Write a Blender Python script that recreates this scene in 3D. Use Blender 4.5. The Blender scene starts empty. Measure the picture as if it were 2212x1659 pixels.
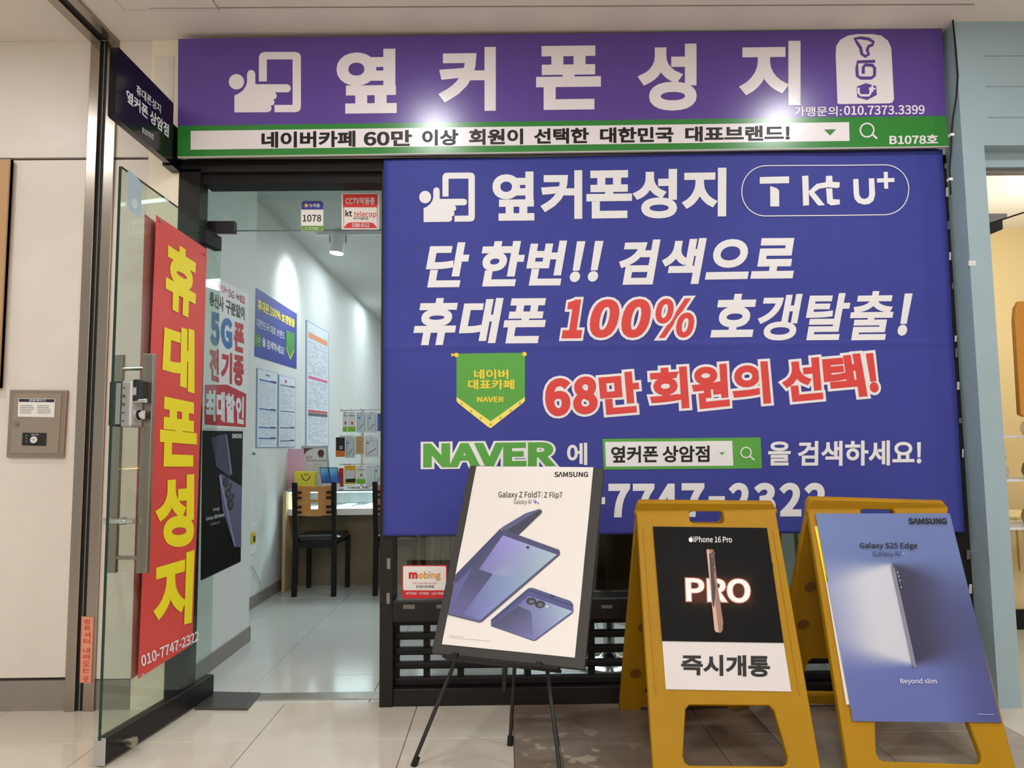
import bpy, bmesh, math, random
from mathutils import Vector, Matrix
random.seed(7)
S = bpy.context.scene
COL = S.collection

# ------------------------------------------------------------------ camera
F = 1550.0; CX, CY = 1106.0, 829.5
CAM = Vector((0.0, -3.43, 1.2))
_y = Vector(((1092 - CX) / F, -(960 - CY) / F, -1.0)).normalized()
_z = Vector((906 - CX, 18468 + CY, -F)); _z = (_z - _z.dot(_y) * _y).normalized()
_x = _y.cross(_z)
RM = Matrix((_x, _y, _z))
cd = bpy.data.cameras.new('camera'); cam = bpy.data.objects.new('camera', cd); COL.objects.link(cam)
cd.sensor_fit = 'HORIZONTAL'; cd.sensor_width = 36.0; cd.lens = 36.0 * F / 2212.0
cd.clip_start = 0.05; cd.clip_end = 60
cam.matrix_world = Matrix.Translation(CAM) @ RM.to_4x4()
S.camera = cam

# ------------------------------------------------------------------ world, exposure, lights
w = bpy.data.worlds.new('world'); S.world = w; w.use_nodes = True
w.node_tree.nodes['Background'].inputs[0].default_value = (0.98, 0.98, 1.0, 1)
w.node_tree.nodes['Background'].inputs[1].default_value = 0.50
S.view_settings.view_transform = 'Standard'; S.view_settings.look = 'None'
S.view_settings.exposure = 0.0; S.view_settings.gamma = 1.0
S.view_settings.use_curve_mapping = False
try:
    S.cycles.use_denoising = True
    S.cycles.max_bounces = 10; S.cycles.transparent_max_bounces = 16
except Exception: pass

WARM = (0.92, 0.94, 0.95); COOL = (0.84, 0.95, 1.0)
def area(name, loc, size, power, color, direction=(0, 0, -1), shape='DISK', sizey=None, spread=None):
    l = bpy.data.lights.new(name, 'AREA'); l.shape = shape; l.size = size
    if sizey: l.size_y = sizey
    if spread: l.spread = spread
    l.energy = power; l.color = color
    o = bpy.data.objects.new(name, l); COL.objects.link(o); o.location = loc
    o.rotation_euler = Vector(direction).to_track_quat('-Z', 'Y').to_euler()
    return o
CORR_LAMPS = [(-0.42, -1.12), (1.72, -1.05), (-2.75, -1.12), (3.9, -1.1)]
CORR_LAMPS2 = [(-2.2, -3.6), (0.0, -3.7), (2.2, -3.6), (-1.1, -5.2), (1.1, -5.2)]
CZ = 3.22
for x, y in CORR_LAMPS: area('corridor_lamp_light', (x, y, CZ - 0.012), 0.15, 12, WARM)
for x, y in CORR_LAMPS2: area('corridor_lamp_light', (x, y, CZ - 0.012), 0.6, 32, WARM)
for x, y in [(0.5, 1.3), (-0.8, 3.9), (-0.9, 6.0), (0.9, 4.2)]:
    area('shop_panel_light', (x, y, 3.08), 1.7, 24, COOL, shape='RECTANGLE', sizey=0.6)
_pl = bpy.data.lights.new('next_shop_fill', 'POINT'); _pl.energy = 30; _pl.color = (1.0, 0.93, 0.80); _pl.shadow_soft_size = 0.12  # unseen fill light, added to brighten the neighbour shop ceiling
_po = bpy.data.objects.new('next_shop_fill', _pl); COL.objects.link(_po); _po.location = (3.7, 1.0, 2.3)

# ------------------------------------------------------------------ materials
def lin(c):
    c = c / 255.0
    return c / 12.92 if c <= 0.04045 else ((c + 0.055) / 1.055) ** 2.4
def L3(r, g, b): return (lin(r), lin(g), lin(b), 1.0)
MC = {}
def mat(name, rgb, rough=0.5, metal=0.0, spec=0.5, var=0.0, vscale=6.0, bump=0.0, bscale=80.0, emit=None, estr=0.0, coat=0.0, vcol=False, stretch=None):
    if name in MC: return MC[name]
    m = bpy.data.materials.new(name); m.use_nodes = True; nt = m.node_tree; b = nt.nodes['Principled BSDF']
    col = L3(*rgb)
    b.inputs['Base Color'].default_value = col
    b.inputs['Roughness'].default_value = rough; b.inputs['Metallic'].default_value = metal
    b.inputs['Specular IOR Level'].default_value = spec
    if coat: b.inputs['Coat Weight'].default_value = coat; b.inputs['Coat Roughness'].default_value = 0.08
    tc = None
    def coords():
        nonlocal tc
        if tc is None:
            tc = nt.nodes.new('ShaderNodeTexCoord'); mp = nt.nodes.new('ShaderNodeMapping')
            nt.links.new(tc.outputs['Object'], mp.inputs[0])
            if stretch: mp.inputs['Scale'].default_value = stretch
            tc = mp
        return tc.outputs[0]
    if var > 0:
        n = nt.nodes.new('ShaderNodeTexNoise'); n.inputs['Scale'].default_value = vscale; n.inputs['Detail'].default_value = 6
        nt.links.new(coords(), n.inputs['Vector'])
        mr = nt.nodes.new('ShaderNodeMapRange'); mr.inputs[1].default_value = 0.3; mr.inputs[2].default_value = 0.7
        mr.inputs[3].default_value = 1 - var; mr.inputs[4].default_value = 1 + var
        nt.links.new(n.outputs[0], mr.inputs[0])
        mx = nt.nodes.new('ShaderNodeVectorMath'); mx.operation = 'SCALE'; mx.inputs[0].default_value = col[:3]
        nt.links.new(mr.outputs[0], mx.inputs['Scale']); nt.links.new(mx.outputs[0], b.inputs['Base Color'])
    if vcol:
        a = nt.nodes.new('ShaderNodeVertexColor'); a.layer_name = 'Col'
        nt.links.new(a.outputs[0], b.inputs['Base Color'])
    if bump > 0:
        n = nt.nodes.new('ShaderNodeTexNoise'); n.inputs['Scale'].default_value = bscale; n.inputs['Detail'].default_value = 3
        nt.links.new(coords(), n.inputs['Vector'])
        bp = nt.nodes.new('ShaderNodeBump'); bp.inputs['Strength'].default_value = bump; bp.inputs['Distance'].default_value = 0.004
        nt.links.new(n.outputs[0], bp.inputs['Height']); nt.links.new(bp.outputs[0], b.inputs['Normal'])
    if emit:
        b.inputs['Emission Color'].default_value = L3(*emit); b.inputs['Emission Strength'].default_value = estr
    MC[name] = m; return m
def glass_mat(name, tint, ior=1.5, refl=1.0, rough=0.0):
    m = bpy.data.materials.new(name); m.use_nodes = True; nt = m.node_tree
    for n in list(nt.nodes): nt.nodes.remove(n)
    o = nt.nodes.new('ShaderNodeOutputMaterial'); t = nt.nodes.new('ShaderNodeBsdfTransparent'); g = nt.nodes.new('ShaderNodeBsdfGlossy')
    t.inputs[0].default_value = (*tint, 1); g.inputs['Roughness'].default_value = rough
    fr = nt.nodes.new('ShaderNodeFresnel'); fr.inputs[0].default_value = ior
    gm = nt.nodes.new('ShaderNodeNewGeometry'); mi = nt.nodes.new('ShaderNodeMapRange')
    mi.inputs[3].default_value = ior; mi.inputs[4].default_value = 1.0 / ior
    nt.links.new(gm.outputs['Backfacing'], mi.inputs[0]); nt.links.new(mi.outputs[0], fr.inputs[0])
    mx = nt.nodes.new('ShaderNodeMixShader'); nt.links.new(fr.outputs[0], mx.inputs[0])
    nt.links.new(t.outputs[0], mx.inputs[1]); nt.links.new(g.outputs[0], mx.inputs[2]); nt.links.new(mx.outputs[0], o.inputs[0])
    return m
def brown_tile():
    m = mat('brown_tile', (128, 112, 98), 0.38, var=0.14, vscale=5)
    nt = m.node_tree; b = nt.nodes['Principled BSDF']
    tc = nt.nodes.new('ShaderNodeTexCoord'); mp = nt.nodes.new('ShaderNodeMapping'); mp.inputs['Scale'].default_value = (1.2, 9, 1)
    g = nt.nodes.new('ShaderNodeNewGeometry'); nt.links.new(g.outputs['Position'], mp.inputs[0])
    n = nt.nodes.new('ShaderNodeTexNoise'); n.inputs['Scale'].default_value = 3.0; n.inputs['Detail'].default_value = 8
    nt.links.new(mp.outputs[0], n.inputs['Vector'])
    n2 = nt.nodes.new('ShaderNodeTexNoise'); n2.inputs['Scale'].default_value = 11.0; n2.inputs['Detail'].default_value = 12
    nt.links.new(g.outputs['Position'], n2.inputs['Vector'])
    r = nt.nodes.new('ShaderNodeValToRGB'); r.color_ramp.elements[0].position = 0.56; r.color_ramp.elements[1].position = 0.60
    nt.links.new(n2.outputs[0], r.inputs[0])
    # peeled patches only near the middle of the band
    d = nt.nodes.new('ShaderNodeVectorMath'); d.operation = 'DISTANCE'; d.inputs[1].default_value = (0.25, -0.52, 0)
    nt.links.new(g.outputs['Position'], d.inputs[0])
    mr = nt.nodes.new('ShaderNodeMapRange'); mr.inputs[1].default_value = 0.10; mr.inputs[2].default_value = 0.32; mr.inputs[3].default_value = 1; mr.inputs[4].default_value = 0
    nt.links.new(d.outputs['Value'], mr.inputs[0])
    mu = nt.nodes.new('ShaderNodeMath'); mu.operation = 'MULTIPLY'; nt.links.new(r.outputs[0], mu.inputs[0]); nt.links.new(mr.outputs[0], mu.inputs[1])
    base = nt.nodes.new('ShaderNodeMixRGB'); base.inputs[1].default_value = L3(112, 97, 84); base.inputs[2].default_value = L3(146, 130, 115)
    nt.links.new(n.outputs[0], base.inputs[0])
    mx = nt.nodes.new('ShaderNodeMixRGB'); nt.links.new(mu.outputs[0], mx.inputs[0]); nt.links.new(base.outputs[0], mx.inputs[1]); mx.inputs[2].default_value = L3(178, 163, 144)
    nt.links.new(mx.outputs[0], b.inputs['Base Color'])
    return m

M_wall = mat('wall_panel_cream', (224, 216, 207), 0.42, var=0.03, vscale=3, bump=0.03, bscale=60)
M_wallr = mat('painted_wall_cream', (240, 230, 210), 0.6, var=0.03, vscale=4)
M_joint = mat('dark_joint', (70, 62, 58), 0.8)
M_base = mat('grey_baseboard', (140, 132, 126), 0.5, var=0.05)
M_ceil = mat('ceiling_paint', (232, 224, 217), 0.8, var=0.02, bump=0.05, bscale=200)
M_steel = mat('brushed_steel', (172, 164, 154), 0.26, 1.0, bump=0.05, bscale=40, stretch=(60, 60, 1))
M_chrome = mat('chrome', (220, 220, 220), 0.12, 1.0)
M_black = mat('black_frame', (28, 25, 24), 0.38, spec=0.3, var=0.08, vscale=5)
M_black2 = mat('black_matt', (24, 23, 22), 0.6, spec=0.25)
M_groove = mat('black_groove', (14, 13, 12), 0.6)
M_purple = mat('sign_purple', (88, 62, 152), 0.27, spec=0.7)
M_green = mat('sign_green', (36, 128, 46), 0.27, spec=0.7)
M_signwhite = mat('sign_white', (232, 226, 232), 0.27, spec=0.7)
M_printblack = mat('print_black', (22, 20, 22), 0.4, spec=0.35)
M_blue = mat('banner_blue', (58, 64, 150), 0.62, spec=0.3, var=0.03, vscale=3, bump=0.05, bscale=300)
M_bwhite = mat('banner_white', (230, 230, 234), 0.6)
M_bred = mat('banner_red_print', (214, 62, 58), 0.6)
M_bgreen = mat('banner_green_print', (84, 160, 62), 0.6)
M_byellow = mat('banner_yellow_print', (236, 206, 60), 0.6)
M_bcream = mat('banner_pale_yellow', (240, 226, 110), 0.6)
M_red = mat('red_banner', (220, 76, 68), 0.5, var=0.03)
M_yel = mat('yellow_print', (250, 232, 26), 0.5)
M_tile = mat('cream_tile', (212, 203, 188), 0.10, var=0.03, vscale=2.0, spec=0.5)
M_tilein = mat('pale_grey_tile', (200, 202, 196), 0.16, var=0.03, vscale=2.0, spec=0.5)
M_tilegrey = mat('greige_tile', (172, 160, 148), 0.22, var=0.10, vscale=6, stretch=(1, 8, 1))
M_tilebrown = brown_tile()
M_grout = mat('tile_joint_dark', (96, 84, 74), 0.8)
M_shopwall = mat('shop_wall_white', (222, 226, 224), 0.6, var=0.015)
M_shopceil = mat('shop_ceiling_white', (206, 210, 208), 0.8)
M_bluegrey = mat('blue_grey_paint', (156, 178, 188), 0.45, var=0.02, bump=0.03)
M_amber = mat('yellow_plastic', (168, 124, 6), 0.5, spec=0.25, var=0.05, vscale=9, bump=0.04, bscale=200)
M_paper = mat('poster_paper', (238, 232, 228), 0.5)
M_pblack = mat('poster_black', (12, 11, 11), 0.5, spec=0.12)
M_wood = mat('plywood', (196, 138, 72), 0.4, var=0.12, vscale=6, stretch=(1, 1, 10))
M_woodl = mat('light_wood', (196, 172, 130), 0.5, var=0.08, stretch=(8, 8, 1))
M_oak = mat('counter_laminate', (128, 116, 92), 0.5, var=0.12, vscale=5, stretch=(10, 10, 1))
M_vinyl = mat('black_vinyl', (26, 26, 28), 0.3)
M_grey = mat('mid_grey', (122, 120, 118), 0.6)
M_silver = mat('silver_plastic', (188, 188, 188), 0.32, 0.6)
M_white = mat('white_plastic', (236, 238, 238), 0.45)
M_vcold = mat('printed_dark_colour', (20, 20, 20), 0.5, spec=0.12, vcol=True)
M_vcol = mat('printed_colour', (200, 200, 200), 0.42, vcol=True)
M_glass = glass_mat('door_glass', (0.86, 0.93, 0.89))
M_glassc = glass_mat('window_glass', (0.88, 0.94, 0.91))
M_clear = glass_mat('clear_vinyl', (0.93, 0.92, 0.92), 1.4, rough=0.1)
M_edge = mat('glass_edge_green', (24, 52, 44), 0.15)
M_lampdisc = mat('lamp_disc', (255, 250, 240), 0.5, emit=(255, 244, 228), estr=14)
M_spot = mat('spot_glow', (255, 255, 255), 0.5, emit=(235, 250, 255), estr=16)
M_led = mat('case_led', (255, 255, 255), 0.5, emit=(225, 240, 255), estr=7)
M_warmled = mat('warm_led', (255, 220, 150), 0.5, emit=(255, 205, 110), estr=9)
_k = {}
def K(r, g, b, rough=0.5):
    key = (int(r), int(g), int(b), rough)
    if key not in _k: _k[key] = mat('print_%d_%d_%d' % key[:3] + ('' if rough == 0.5 else '_%d' % int(rough * 100)), (r, g, b), rough)
    return _k[key]

# ------------------------------------------------------------------ measuring helpers (photo pixel -> point on a surface of the place)
def ray(px, py): return RM @ Vector(((px - CX) / F, -(py - CY) / F, -1.0))
class Plane:
    def __init__(s, p, u, v):          # u to the right, v downwards as seen from the front
        s.p = Vector(p); s.u = Vector(u).normalized(); v = Vector(v); v = v - v.dot(s.u) * s.u; s.v = v.normalized()
        s.n = s.v.cross(s.u).normalized()
        if s.n.dot(CAM - s.p) < 0: s.n = -s.n
        s.disp = None
    def at(s, px, py, lift=0.0):
        d = ray(px, py); t = (s.p - CAM).dot(s.n) / d.dot(s.n)
        P = CAM + d * t
        return P + s.n * (lift + (s.disp(P) if s.disp else 0))
    def off(s, d): q = Plane(s.p + s.n * d, s.u, s.v); return q
def YP(y): return Plane((0, y, 0), (1, 0, 0), (0, 0, -1))
def XP(x): return Plane((x, 0, 0), (0, 1, 0), (0, 0, -1))
def ZP(z): return Plane((0, 0, z), (1, 0, 0), (0, -1, 0))
def quad(q, s=0.0):
    """[x0,y0,x1,y1] (+ slope s) or four points TL TR BR BL"""
    if len(q) == 4 and not hasattr(q[0], '__len__'):
        x0, y0, x1, y1 = q; d = s * (x1 - x0)
        return [(x0, y0), (x1, y0 + d), (x1, y1 + d), (x0, y1)]
    return q

# ------------------------------------------------------------------ object helpers
def tag(o, label=None, cat=None, group=None, kind=None):
    if label: o['label'] = label
    if cat: o['category'] = cat
    if group: o['group'] = group
    if kind: o['kind'] = kind
    return o
def thing(name, loc, label, cat, group=None):
    o = bpy.data.objects.new(name, None); COL.objects.link(o); o.location = loc; o.empty_display_size = 0.05
    return tag(o, label, cat, group)
def wloc(o):
    v = Vector((0, 0, 0))
    while o is not None: v = v + Vector(o.location); o = o.parent
    return v
def mkobj(name, me, parent=None, label=None, origin=None):
    o = bpy.data.objects.new(name, me); COL.objects.link(o)
    if parent is not None:
        o.parent = parent; off = wloc(parent)
        me.transform(Matrix.Translation(-off))
    elif origin is not None:
        me.transform(Matrix.Translation(-Vector(origin))); o.location = origin
    if label: o['label'] = label
    return o
class MB:
    def __init__(s): s.v = []; s.f = []; s.mi = []; s.m = []
    def slot(s, m):
        if m not in s.m: s.m.append(m)
        return s.m.index(m)
    def add(s, vs, fs, m):
        k = len(s.v); i = s.slot(m); s.v += [tuple(v) for v in vs]
        for f in fs: s.f.append([k + a for a in f]); s.mi.append(i)
        return s
    def hexa(s, p, m):   # p: 8 points, bottom 4 then top 4 (matching)
        return s.add(p, [(3, 2, 1, 0), (4, 5, 6, 7), (0, 1, 5, 4), (1, 2, 6, 5), (2, 3, 7, 6), (3, 0, 4, 7)], m)
    def box(s, a, b, m):
        x0, y0, z0 = a; x1, y1, z1 = b
        return s.hexa([(x0, y0, z0), (x1, y0, z0), (x1, y1, z0), (x0, y1, z0), (x0, y0, z1), (x1, y0, z1), (x1, y1, z1), (x0, y1, z1)], m)
    def slab(s, q, n, t, m):   # quad q (4 pts), thickened by t along -n
        n = Vector(n); q = [Vector(a) for a in q]
        return s.hexa([a - n * t for a in q] + q, m)
    def cyl(s, a, b, r, m, n=14, r2=None, caps=True):
        a, b = Vector(a), Vector(b); d = (b - a).normalized(); u = d.orthogonal().normalized(); v = d.cross(u); r2 = r if r2 is None else r2
        vs = []; fs = []
        for i in range(n):
            t = 2 * math.pi * i / n; e = u * math.cos(t) + v * math.sin(t); vs.append(a + e * r); vs.append(b + e * r2)
        for i in range(n):
            j = (i + 1) % n; fs.append((2 * i, 2 * j, 2 * j + 1, 2 * i + 1))
        if caps: fs.append([2 * i for i in range(n)][::-1]); fs.append([2 * i + 1 for i in range(n)])
        return s.add(vs, fs, m)
    def lathe(s, c, prof, m, n=20, axis=(0, 0, 1)):
        c = Vector(c); d = Vector(axis).normalized(); u = d.orthogonal().normalized(); v = d.cross(u); vs = []; fs = []
        for r, h in prof:
            for i in range(n):
                t = 2 * math.pi * i / n; vs.append(c + d * h + (u * math.cos(t) + v * math.sin(t)) * max(r, 1e-5))
        for k in range(len(prof) - 1):
            for i in range(n):
                j = (i + 1) % n; fs.append((k * n + i, k * n + j, (k + 1) * n + j, (k + 1) * n + i))
        return s.add(vs, fs, m)
    def poly(s, pts, m): return s.add(pts, [list(range(len(pts)))], m)
    def tube(s, pts, r, m, n=8):
        pts = [Vector(p) for p in pts]; vs = []; fs = []; u = None
        for k, p in enumerate(pts):
            d = (pts[min(k + 1, len(pts) - 1)] - pts[max(k - 1, 0)]).normalized()
            if u is None: u = d.orthogonal().normalized()
            u = (u - u.dot(d) * d).normalized(); v = d.cross(u)
            for i in range(n):
                t = 2 * math.pi * i / n; vs.append(p + (u * math.cos(t) + v * math.sin(t)) * r)
        for k in range(len(pts) - 1):
            for i in range(n):
                j = (i + 1) % n; fs.append((k * n + i, k * n + j, (k + 1) * n + j, (k + 1) * n + i))
        fs.append(list(range(n))[::-1]); fs.append([(len(pts) - 1) * n + i for i in range(n)])
        return s.add(vs, fs, m)
    def build(s, name, parent=None, label=None, origin=None, bevel=0.0, smooth=False, fix=True):
        me = bpy.data.meshes.new(name); me.from_pydata(s.v, [], s.f)
        for m in s.m: me.materials.append(m)
        me.polygons.foreach_set('material_index', s.mi)
        if fix or smooth:
            bm = bmesh.new(); bm.from_mesh(me)
            if fix: bmesh.ops.recalc_face_normals(bm, faces=bm.faces)
            if smooth:
                for f in bm.faces: f.smooth = True
                for e in bm.edges:
                    if len(e.link_faces) == 2 and e.calc_face_angle(0) > 0.7: e.smooth = False
            bm.to_mesh(me); bm.free()
        o = mkobj(name, me, parent, label, origin)
        if bevel: md = o.modifiers.new('Bevel', 'BEVEL'); md.width = bevel; md.segments = 2; md.limit_method = 'ANGLE'
        return o
def box(name, a, b, m, parent=None, bevel=0.0, label=None, origin=None):
    return MB().box(a, b, m).build(name, parent, label, origin, bevel)
def struct(name, mb_or_obj, bevel=0.0):
    o = mb_or_obj.build(name, bevel=bevel) if isinstance(mb_or_obj, MB) else mb_or_obj
    o['kind'] = 'structure'; return o
def copy_tree(o, parent=None):
    c = o.copy(); COL.objects.link(c); c.parent = parent
    for ch in [x for x in o.children]: copy_tree(ch, c)
    return c

# outline plates with holes, local (x, y) with thickness along z
def plate(name, loops, thick, M, m, parent=None, bevel=0.0, label=None, origin=None):
    c = bpy.data.curves.new('c', 'CURVE'); c.dimensions = '2D'; c.fill_mode = 'BOTH'
    c.extrude = max(thick / 2 - bevel, 0); c.bevel_depth = bevel; c.bevel_resolution = 1
    if bevel: c.offset = -bevel
    for lp in loops:
        s = c.splines.new('POLY'); s.points.add(len(lp) - 1); s.use_cyclic_u = True
        for i, p in enumerate(lp): s.points[i].co = (p[0], p[1], 0, 1)
    o = bpy.data.objects.new('c', c); me = bpy.data.meshes.new_from_object(o)
    bpy.data.objects.remove(o); bpy.data.curves.remove(c)
    me.materials.clear(); me.materials.append(m); me.transform(M)
    return mkobj(name, me, parent, label, origin)
def rrect(x0, y0, x1, y1, r, n=5):
    rr = r if hasattr(r, '__len__') else (r,) * 4; out = []
    for (cx, cy, a, q) in ((x1 - rr[0], y1 - rr[0], 0, rr[0]), (x0 + rr[1], y1 - rr[1], 90, rr[1]), (x0 + rr[2], y0 + rr[2], 180, rr[2]), (x1 - rr[3], y0 + rr[3], 270, rr[3])):
        for i in range(n + 1):
            t = math.radians(a + 90 * i / n); out.append((cx + q * math.cos(t), cy + q * math.sin(t)))
    return out

# lettering: built-in lettering thickened, laid on a surface between four corners
TC = {}
try:
    import os
    FONT = bpy.data.fonts.load(os.path.join(bpy.utils.system_resource('DATAFILES', path='fonts'), 'Noto Sans CJK Regular.woff2'))
except Exception:
    FONT = None
def _gh(font):
    c = bpy.data.curves.new('t', 'FONT'); c.body = '옆'
    if font: c.font = font
    o = bpy.data.objects.new('t', c); me = bpy.data.meshes.new_from_object(o)
    ys = [v.co.y for v in me.vertices]; bpy.data.objects.remove(o); bpy.data.curves.remove(c); bpy.data.meshes.remove(me)
    return (max(ys) - min(ys)) if ys else 1.0
_TCU = bpy.data.curves.new('t', 'FONT'); _TOB = bpy.data.objects.new('t', _TCU)
if FONT: _TCU.font = FONT
FK = _gh(FONT) / _gh(None) if FONT else 1.0
def glyphs(body, bold, shear):
    key = (body, bold, shear)
    if key in TC: return TC[key]
    c = _TCU; c.body = body; c.resolution_u = 5; c.shear = shear
    c.bevel_depth = bold * FK; c.bevel_resolution = 0
    me = bpy.data.meshes.new_from_object(_TOB)
    bm = bmesh.new(); bm.from_mesh(me)
    if bold > 0:
        kill = [f for f in bm.faces if f.calc_center_median().z < 1e-5]
        bmesh.ops.delete(bm, geom=kill, context='FACES')
    bm.verts.ensure_lookup_table()
    vs = [tuple(v.co) for v in bm.verts]; idx = {v: i for i, v in enumerate(bm.verts)}
    fs = [[idx[v] for v in f.verts] for f in bm.faces]
    bm.free(); bpy.data.meshes.remove(me)
    x0 = min(v[0] for v in vs); x1 = max(v[0] for v in vs); y0 = min(v[1] for v in vs); y1 = max(v[1] for v in vs)
    b = max(bold * FK, 1e-6)
    vs = [(v[0], v[1], v[2] / b) for v in vs]
    TC[key] = (vs, fs, (x0, y0, x1, y1)); return TC[key]
def T(root, pl, body, q, m, bold=0.03, shear=0.0, lift=0.0015, s=0.0, name='lettering', label=None, border=None, bm_=None):
    q = quad(q, s); fb_ = glyphs(body, bold, shear)[2]
    def lay(bold, m, lift, grow, nm):
        vs, fs, _bb = glyphs(body, bold, shear); x0, y0, x1, y1 = fb_
        dp_, pl.disp = pl.disp, None; c = [pl.at(*p) for p in q]; n = pl.n; pl.disp = dp_
        cc = sum(c, Vector()) / 4
        out = []
        for x, y, z in vs:
            x = (x - x0) / max(x1 - x0, 1e-6); y = (y - y0) / max(y1 - y0, 1e-6)
            top = c[0].lerp(c[1], x); bot = c[3].lerp(c[2], x)
            P = bot.lerp(top, y); out.append(P + n * (lift + 0.0003 * z + (dp_(P) if dp_ else 0)))
        MB().add(out, fs, m).build(nm, root, label, fix=False)
    if border:
        bmat, bb, grow = border
        lay(bb, bmat, lift, grow, name + '_border')
        lay(bold, m, lift + 0.0008, 0, name)
    else: lay(bold, m, lift, 0, name)
def D(root, pl, pts, m, lift=0.001, name='printed_shape', label=None, thick=0.0):
    """flat shape(s) on a surface; pts is one outline or a list of outlines"""
    if not hasattr(pts[0][0], '__len__'): pts = [pts]
    b = MB(); dp_, pl.disp = pl.disp, None
    for k_, lp in enumerate(pts): b.poly([pl.at(x, y, lift + 0.00006 * k_) for x, y in lp], m)
    pl.disp = dp_
    bm = bmesh.new(); vv = [bm.verts.new(v) for v in b.v]
    for f in b.f: bm.faces.new([vv[i] for i in f])
    if dp_:      # shape printed on cloth: cut fine enough to follow it
        for ax in (0, 2):
            lo = min(v[ax] for v in b.v); hi = max(v[ax] for v in b.v); t = lo + 0.025
            while t < hi:
                no = [0, 0, 0]; no[ax] = 1; co = [0, 0, 0]; co[ax] = t
                bmesh.ops.bisect_plane(bm, geom=bm.verts[:] + bm.edges[:] + bm.faces[:], plane_co=co, plane_no=no); t += 0.025
        for v in bm.verts: v.co = v.co + pl.n * dp_(v.co)
    bm.normal_update(); bmesh.ops.triangulate(bm, faces=bm.faces, ngon_method='EAR_CLIP')
    me = bpy.data.meshes.new(name); bm.to_mesh(me); bm.free(); me.materials.append(m)
    me_o = mkobj(name, me, root, label)
    return me_o
def stroke(pts, wd, closed=False):
    """ribbon outlines (list of quads) along pixel points"""
    out = []; P = [Vector((x, y)) for x, y in pts]; n = len(P)
    nor = []
    for i in range(n):
        a = P[(i - 1) % n] if closed or i > 0 else P[i]; b = P[(i + 1) % n] if closed or i < n - 1 else P[i]
        d = (b - a).normalized(); nor.append(Vector((-d.y, d.x)) * wd / 2)
    for i in range(n if closed else n - 1):
        j = (i + 1) % n
        out.append([tuple(P[i] - nor[i]), tuple(P[j] - nor[j]), tuple(P[j] + nor[j]), tuple(P[i] + nor[i])])
    return out
def circ(cx, cy, r, n=20, ry=None, a0=0, a1=360):
    ry = ry or r; k = n if a1 - a0 >= 360 else n + 1
    return [(cx + r * math.cos(math.radians(a0 + (a1 - a0) * i / n)), cy + ry * math.sin(math.radians(a0 + (a1 - a0) * i / n))) for i in range(k)]
def G(root, pl, q, nx, ny, fn, lift=0.001, name='printed_picture', label=None, m=None, bow=None):
    """printed picture: fine grid with a colour per point, fn(u,v)->(r,g,b) 0..255"""
    c = [pl.at(*p) for p in quad(q)]; vs = []; cs = []; fs = []
    for j in range(ny + 1):
        for i in range(nx + 1):
            u, v = i / nx, j / ny
            p = c[0].lerp(c[1], u).lerp(c[3].lerp(c[2], u), v) + pl.n * (lift + (bow(u, v) if bow else 0))
            vs.append(tuple(p)); r, g, b = fn(u, v); cs.append((lin(r), lin(g), lin(b), 1))
    for j in range(ny):
        for i in range(nx):
            k = j * (nx + 1) + i; fs.append((k, k + nx + 1, k + nx + 2, k + 1))
    me = bpy.data.meshes.new(name); me.from_pydata(vs, [], fs); me.materials.append(m or M_vcol)
    a = me.color_attributes.new('Col', 'FLOAT_COLOR', 'POINT')
    a.data.foreach_set('color', [x for c4 in cs for x in c4])
    me.polygons.foreach_set('use_smooth', [True] * len(fs))
    return mkobj(name, me, root, label)
def mixc(a, b, t): t = max(0, min(1, t)); return tuple(x + (y - x) * t for x, y in zip(a, b))
def sst(a, b, x): t = max(0, min(1, (x - a) / (b - a))); return t * t * (3 - 2 * t)
def panel(name, pl, q, t, m, root=None, label=None, bevel=0.0, back=0.0, origin=None):
    c = [pl.at(*p) for p in quad(q)]
    return MB().slab([a - pl.n * back for a in c], pl.n, t, m).build(name, root, label, origin, bevel)

# ================================================================== SETTING
# floor with individual tiles
fb = MB().box((-6, -6.5, -0.06), (6, 0.06, -0.004), M_grout).box((-6, 0.06, -0.06), (6, 8.2, -0.004), M_grout)
floor = struct('floor', fb)
PX = 0.625; X0 = -1.045; J = 0.0016
def tiles(xs, ys, m, meshcache={}):
    for i in range(len(xs) - 1):
        for j in range(len(ys) - 1):
            wx, wy = xs[i + 1] - xs[i], ys[j + 1] - ys[j]
            if wx < 0.03 or wy < 0.03: continue
            key = (round(wx, 3), round(wy, 3), m.name)
            if key not in meshcache:
                a, b = wx / 2 - J, wy / 2 - J; e = 0.0012
                mb = MB().add([(-a, -b, -0.004), (a, -b, -0.004), (a, b, -0.004), (-a, b, -0.004), (-a, -b, -e), (a, -b, -e), (a, b, -e), (-a, b, -e), (-a + e, -b + e, 0), (a - e, -b + e, 0), (a - e, b - e, 0), (-a + e, b - e, 0)],
                    [(0, 1, 5, 4), (1, 2, 6, 5), (2, 3, 7, 6), (3, 0, 4, 7), (4, 5, 9, 8), (5, 6, 10, 9), (6, 7, 11, 10), (7, 4, 8, 11), (8, 9, 10, 11)], m)
                me = bpy.data.meshes.new('tile'); me.from_pydata(mb.v, [], mb.f); me.materials.append(m); meshcache[key] = me
            o = bpy.data.objects.new('tile', meshcache[key]); COL.objects.link(o); o.parent = floor
            o.location = ((xs[i] + xs[i + 1]) / 2, (ys[j] + ys[j + 1]) / 2, 0)
yo = [0.06] + [-0.37 - PX * k for k in range(0, 10)]; yo = sorted(yo)
gx = [X0 + PX * k for k in range(-7, 12)]
BL, BR_, GR = 0.022, 1.085, 2.085
tiles([x for x in gx if x < BL - 0.1] + [BL], yo, M_tile)
tiles([BL] + [x for x in gx if BL < x < BR_ - 0.1] + [BR_], yo, M_tilebrown)
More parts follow.
